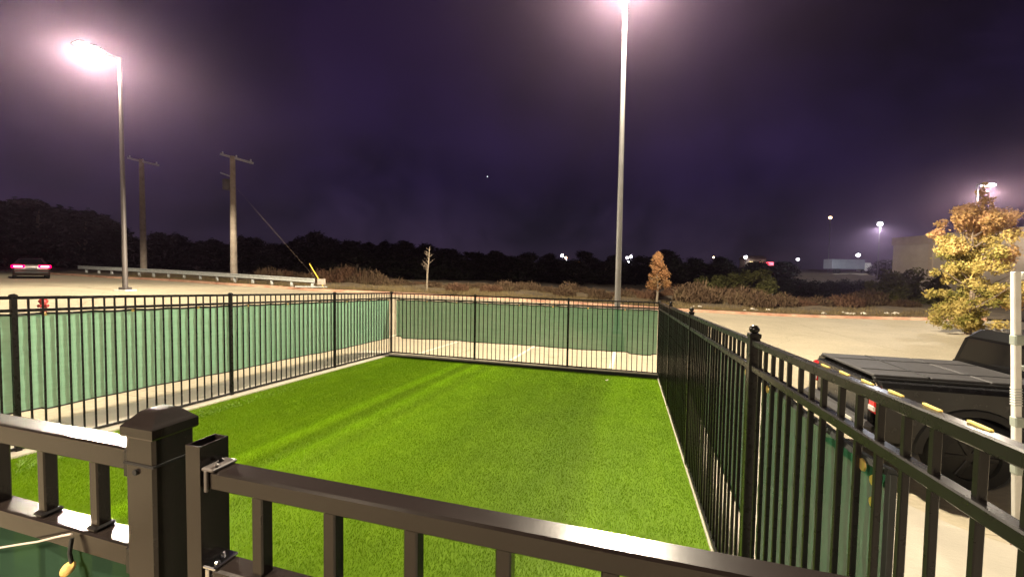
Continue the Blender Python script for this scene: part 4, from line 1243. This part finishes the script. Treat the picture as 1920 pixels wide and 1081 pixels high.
# dry grass on the bank (uncountable)
nb = 52000
ang = rng.uniform(-.75, .86, nb); rr = kr(ang) + .3 + rng.random(nb) ** 1.6 * 15
gx, gy = np.sin(ang) * rr, np.cos(ang) * rr
zz = gz(gx, gy) + .14
h = rng.uniform(.06, .30, nb); w = rng.uniform(.006, .02, nb); a = rng.uniform(0, 6.28, nb); ln = rng.normal(0, .09, (nb, 2))
V = np.empty((nb, 3, 3), np.float32)
V[:, 0] = np.stack([gx - np.cos(a) * w, gy - np.sin(a) * w, zz], -1); V[:, 1] = np.stack([gx + np.cos(a) * w, gy + np.sin(a) * w, zz], -1)
V[:, 2] = np.stack([gx + ln[:, 0], gy + ln[:, 1], zz + h], -1)
tag(link('dry_grass', fastmesh('dry_grass', V.reshape(-1, 3), np.arange(nb * 3).reshape(-1, 3), M['hay'], 3)), 'dry brown grass on the bank behind the kerb', 'grass', None, 'stuff')
# pale rocks and scraps along the bank
for i, (px, py) in enumerate(((1300, 565), (1312, 569), (1397, 566), (1411, 568), (1418, 571), (1440, 571), (1582, 573), (1590, 574), (1600, 574), (1545, 574), (1620, 577), (1680, 574), (1662, 592))):
    mbk = MB(); r_ = random.uniform(.08, .2)
    mbk.sphere((0, 0, .02), r_, 6, .5); mbk.v = [(x * random.uniform(.8, 1.3), y * random.uniform(.8, 1.2), z * random.uniform(.8, 1.2)) for x, y, z in mbk.v]
    ang_ = math.atan2(*(at(px, py, 10)[:2])); rk = kr(ang_) + .8 + random.uniform(0, 2.0)
    x, y = math.sin(ang_) * rk, math.cos(ang_) * rk
    tag(link('rock', mbk.mesh('rock', M['rock']), None, (x, y, g1(x, y) + .2)), 'small pale rock lying on the bank behind the right kerb', 'rock', 'pale rocks on the bank')

# ------------------------------------------------------------------ far lights, trailer, road
def far_lamp(px, py, Y, size, mat, label, cat='lamp', pole=True):
    p = at(px, py, Y); g = g1(p[0], p[1])
    t = thing('street_lamp', label, cat, (p[0], p[1], min(g, p[2] - .5)), 0)
    h = p[2] - t.location[2]
    part('pole', MB().tube((0, 0, 0), (0, 0, h), .11, .07, 8), M['polesteel'], t)
    part('lamp_head', MB().box((.0, .1, h + size * .55), (size * 1.2, size * 1.2, .12), .03), M['polesteel'], t)
    part('lamp_globe', MB().sphere((0, 0, h), size * .5, 7, .85), mat, t, True)
    return p


FW, FM, FO = M['lampfar'], M['lampfarwarm'], M['lampfarorange']
far_lamp(1054, 479, 120, .8, FW, 'tiny white light over the trees, leftmost of the left cluster')
far_lamp(1061, 483, 112, .6, FM, 'tiny warm light just right of the leftmost white light')
far_lamp(1062, 489, 105, .4, FW, 'faint white dot under the warm light of the left cluster')
far_lamp(1089, 478, 108, .65, FM, 'warm peach light standing above the two orange lights')
far_lamp(1079, 491, 88, .5, FO, 'orange light, left one of the close orange pair')
far_lamp(1085, 491, 88, .5, FO, 'orange light, right one of the close orange pair')
far_lamp(1165, 490, 90, .5, FW, 'tiny white light touching the right side of the tall lamp post')
far_lamp(1176, 483, 108, .6, FW, 'white light, left of the close pair right of the tall lamp post')
far_lamp(1183, 481, 112, .7, FW, 'white light, right of the close pair right of the tall lamp post')
far_lamp(1179, 491, 92, .6, FW, 'white light just below the close pair right of the tall lamp post')
far_lamp(1338, 482, 125, .45, FM, 'faint pinkish light alone right of the orange tree')
far_lamp(1398, 482, 115, .85, FW, 'white light above the olive bush')
far_lamp(1496, 486, 118, .7, FW, 'white light between the red glow and the trailer')
far_lamp(1557, 408, 105, .65, FM, 'pinkish light hanging high in the dark sky')
far_lamp(1609, 478, 112, .85, FW, 'white light above the trailer cab')
lf1 = far_lamp(1650, 420, 74, .75, FW, 'bright white lamp on a pole left of the tan building')
p2 = at(1853, 347, 34); 
t = thing('street_lamp', 'bright lamp just above the top of the golden tree', 'lamp', (p2[0] - .9, p2[1], g1(p2[0] - .9, p2[1])), 0)
hh = p2[2] - t.location[2]
part('pole', MB().tube((0, 0, 0), (0, 0, hh), .1, .07, 10), M['polesteel'], t)
part('lamp_head', MB().box((.75, 0, hh + .06), (1.3, .45, .12), .04), M['polesteel'], t)
part('lens', MB().sphere((.9, 0, hh - .02), .42, 7, .28), FW, t, True)
lf2 = p2
# small floodlit bracket far right behind the tree
# red lit sign, small lit house, trailer
p = at(1437, 494, 105); sg = thing('sign', 'low red lit sign streak in the far dark', 'sign', (p[0], p[1], g1(p[0], p[1])))
zz_ = p[2] - sg.location[2]
part('panel', MB().box((0, 0, zz_), (3.6, .2, .75), .05), M['redglow'], sg)
part('leg', MB().box((-1, .05, zz_ / 2 - .2), (.15, .1, max(.2, zz_ - .38))), M['polesteel'], sg); part('leg', MB().box((1, .05, zz_ / 2 - .2), (.15, .1, max(.2, zz_ - .38))), M['polesteel'], sg)
p = at(1411, 493, 118); hs = thing('house', 'small dim house with warm windows left of the red sign', 'house', (p[0], p[1], p[2] - 1.5))
part('wall', MB().box((0, 0, 1.3), (5.2, 4, 2.6)), M['tandark'], hs)
part('roof', MB().loft([[(-2.9, -2.3, z0), (2.9, -2.3, z0), (2.9, 2.3, z0), (-2.9, 2.3, z0)] if k == 0 else [(-2.9, -.1, z0), (2.9, -.1, z0), (2.9, .1, z0), (-2.9, .1, z0)] for k, z0 in enumerate((2.602, 3.6))]), M['bark'], hs)
for x in (-1.6, 1.5): part('window', MB().box((x, -2.03, 1.5), (.8, .08, .8)), M['warmwin'], hs)
p = at(1586, 496, 100); tr = thing('semi_trailer', 'grey box trailer with a pale cab parked far off on the right', 'truck', (p[0], p[1], p[2] - 2.1), .1)
part('box', MB().box((-.5, 0, 2.2), (8.6, 2.5, 2.3), .05), M['trailer'], tr)
part('cab', MB().loft([[(4.1 + x, -1.2, z0), (4.1 + x, 1.2, z0), (4.1 + x, 1.2, z1), (4.1 + x, -1.2, z1)] for x, z0, z1 in ((0, .6, 2.6), (1.2, .6, 2.6), (1.9, .6, 1.7), (2.5, .6, 1.5))]), M['white'], tr)
for x in (-4, -3, 3.4, 5.8): wheel(tr, x, -1.15, .5, .3, -1)
tag(link('service_road', MB().add([(at(1485, 518, 92) + [0, 0, 0]), at(1632, 518, 88), at(1626, 512, 94), at(1500, 513, 98)], [(0, 1, 2, 3)]).mesh('service_road', M['lot'])), None, None, None, 'structure')
p = at(914, 331, 290)
tag(link('star', MB().sphere((0, 0, 0), .28, 6).mesh('star', M['star']), None, tuple(p)), 'single tiny star in the dark sky left of the tall lamp post', 'star')

# ------------------------------------------------------------------ lights
def lamp_light(pos, power, col=(1, .84, .60), size=.6, name='lamp_light', rot=(0, 0, 0), shape='DISK', spread=PI):
    l = bpy.data.lights.new(name, 'AREA'); l.shape = shape; l.size = size; l.energy = power; l.color = col; l.spread = spread
    o = bpy.data.objects.new(name, l); COL.objects.link(o); o.location = tuple(map(float, pos)); o.rotation_euler = rot
    return o


def batwing(pos, power, col, radius=.3, name='lamp_light', cut=.34, lo=.19):
    """a parking-lot luminaire: more light outwards than straight down, none upwards"""
    l = bpy.data.lights.new(name, 'POINT'); l.energy = power; l.color = col; l.shadow_soft_size = radius; l.use_nodes = True
    t = l.node_tree; em = [n for n in t.nodes if n.type == 'EMISSION'][0]
    tc = t.nodes.new('ShaderNodeTexCoord'); sx = t.nodes.new('ShaderNodeSeparateXYZ'); t.links.new(tc.outputs['Normal'], sx.inputs[0])

    def mth(op, a, b=None):
        n = t.nodes.new('ShaderNodeMath'); n.operation = op
        for k, x in enumerate((a, b)):
            if x is None: continue
            if isinstance(x, (int, float)): n.inputs[k].default_value = x
            else: t.links.new(x, n.inputs[k])
        return n.outputs[0]
    c = mth('MULTIPLY', sx.outputs['Z'], -1.0)
    cc = mth('MAXIMUM', c, cut)
    f = mth('POWER', cc, -2.6)
    mr = t.nodes.new('ShaderNodeMapRange'); mr.interpolation_type = 'SMOOTHSTEP'
    mr.inputs['From Min'].default_value = lo; mr.inputs['From Max'].default_value = lo + .19
    t.links.new(c, mr.inputs['Value'])
    t.links.new(mth('MULTIPLY', f, mr.outputs['Result']), em.inputs['Strength'])
    o = bpy.data.objects.new(name, l); COL.objects.link(o); o.location = tuple(map(float, pos))
    return o


WARM = (1, .86, .65)
for (c,), e_ in zip(LAMPS, (2100, 6400)):
    batwing(c, e_, WARM)
batwing(lf1 - np.array([0, 0, .7]), 900, (.95, .95, 1), .4, lo=.03)
batwing(lf2 - np.array([0, 0, .6]), 480, (1, .86, .68), .4, lo=.0)
# assumed light, added unseen behind the camera: it lights the near faces of the rails
bp_ = uv2w(-1.7, -2.0)
lamp_light((bp_[0], bp_[1], 3.3), 200, (1, .80, .58), .9, 'assumed_rear_light', (math.radians(55), 0, math.radians(-6)))

# haze
hz = MB().box((0, 110, 12), (700, 560, 44)).mesh('haze', None)
m, t_, o_ = nt('night_haze')
pv = N(t_, 'ShaderNodeVolumePrincipled'); pv.inputs['Color'].default_value = (.90, .64, .96, 1); pv.inputs['Density'].default_value = 0.00044; pv.inputs['Anisotropy'].default_value = 0.89
t_.links.new(pv.outputs[0], o_.inputs['Volume']); hz.materials.append(m)
HAZE = tag(link('haze', hz), None, None, None, 'stuff')

# ------------------------------------------------------------------ sky
w = bpy.data.worlds.new('World'); sc.world = w; w.use_nodes = True
t = w.node_tree; t.nodes.clear()
wo = t.nodes.new('ShaderNodeOutputWorld'); bg = t.nodes.new('ShaderNodeBackground')
tc = t.nodes.new('ShaderNodeTexCoord'); sp_ = t.nodes.new('ShaderNodeSeparateXYZ'); t.links.new(tc.outputs['Generated'], sp_.inputs[0])
rp = t.nodes.new('ShaderNodeValToRGB'); e = rp.color_ramp.elements
while len(e) < 5: e.new(.5)
for el, (p, c) in zip(e, ((0.0, (.044, .040, .054)), (.08, (.034, .030, .052)), (.2, (.019, .015, .046)), (.45, (.012, .008, .026)), (1.0, (.006, .004, .010)))):
    el.position = p; el.color = (*c, 1)
t.links.new(sp_.outputs['Z'], rp.inputs['Fac'])
nz_ = t.nodes.new('ShaderNodeTexNoise'); nz_.inputs['Scale'].default_value = 2.1; nz_.inputs['Detail'].default_value = 5; nz_.inputs['Roughness'].default_value = .6; nz_.inputs['Distortion'].default_value = .4
t.links.new(tc.outputs['Generated'], nz_.inputs['Vector'])
r2_ = t.nodes.new('ShaderNodeValToRGB'); r2_.color_ramp.elements[0].position = .36; r2_.color_ramp.elements[1].position = .66
r2_.color_ramp.elements[0].color = (.5, .5, .55, 1); r2_.color_ramp.elements[1].color = (2.1, 1.55, 2.1, 1)
t.links.new(nz_.outputs['Fac'], r2_.inputs['Fac'])
mu = t.nodes.new('ShaderNodeMix'); mu.data_type = 'RGBA'; mu.blend_type = 'MULTIPLY'; mu.inputs[0].default_value = 1.0
t.links.new(rp.outputs['Color'], mu.inputs[6]); t.links.new(r2_.outputs['Color'], mu.inputs[7])
t.links.new(mu.outputs[2], bg.inputs['Color']); bg.inputs['Strength'].default_value = 0.33
t.links.new(bg.outputs[0], wo.inputs['Surface'])

# ------------------------------------------------------------------ camera and render settings
cam = bpy.data.cameras.new('camera'); co = bpy.data.objects.new('camera', cam); COL.objects.link(co)
cam.sensor_width = 36; cam.sensor_fit = 'HORIZONTAL'; cam.lens = F_PX / 1920 * 36; cam.clip_start = .02; cam.clip_end = 2000
Mx = np.eye(4); Mx[:3, 0] = R @ [1, 0, 0]; Mx[:3, 1] = R @ [0, 0, 1]; Mx[:3, 2] = -(R @ [0, 1, 0]); Mx[2, 3] = ZO
co.matrix_world = Matrix(Mx.tolist()); sc.camera = co
vs = sc.view_settings; vs.view_transform = 'Standard'; vs.look = 'None'; vs.exposure = 0.8; vs.gamma = 1.0
sc.render.engine = 'CYCLES'
cy = sc.cycles
cy.max_bounces = 6; cy.diffuse_bounces = 3; cy.glossy_bounces = 3; cy.transmission_bounces = 3; cy.transparent_max_bounces = 12; cy.volume_bounces = 0
cy.sample_clamp_indirect = 4.0; cy.use_denoising = True
for o in bpy.data.objects:
    for k in ('_u', '_v', '_z'):
        if k in o: del o[k]
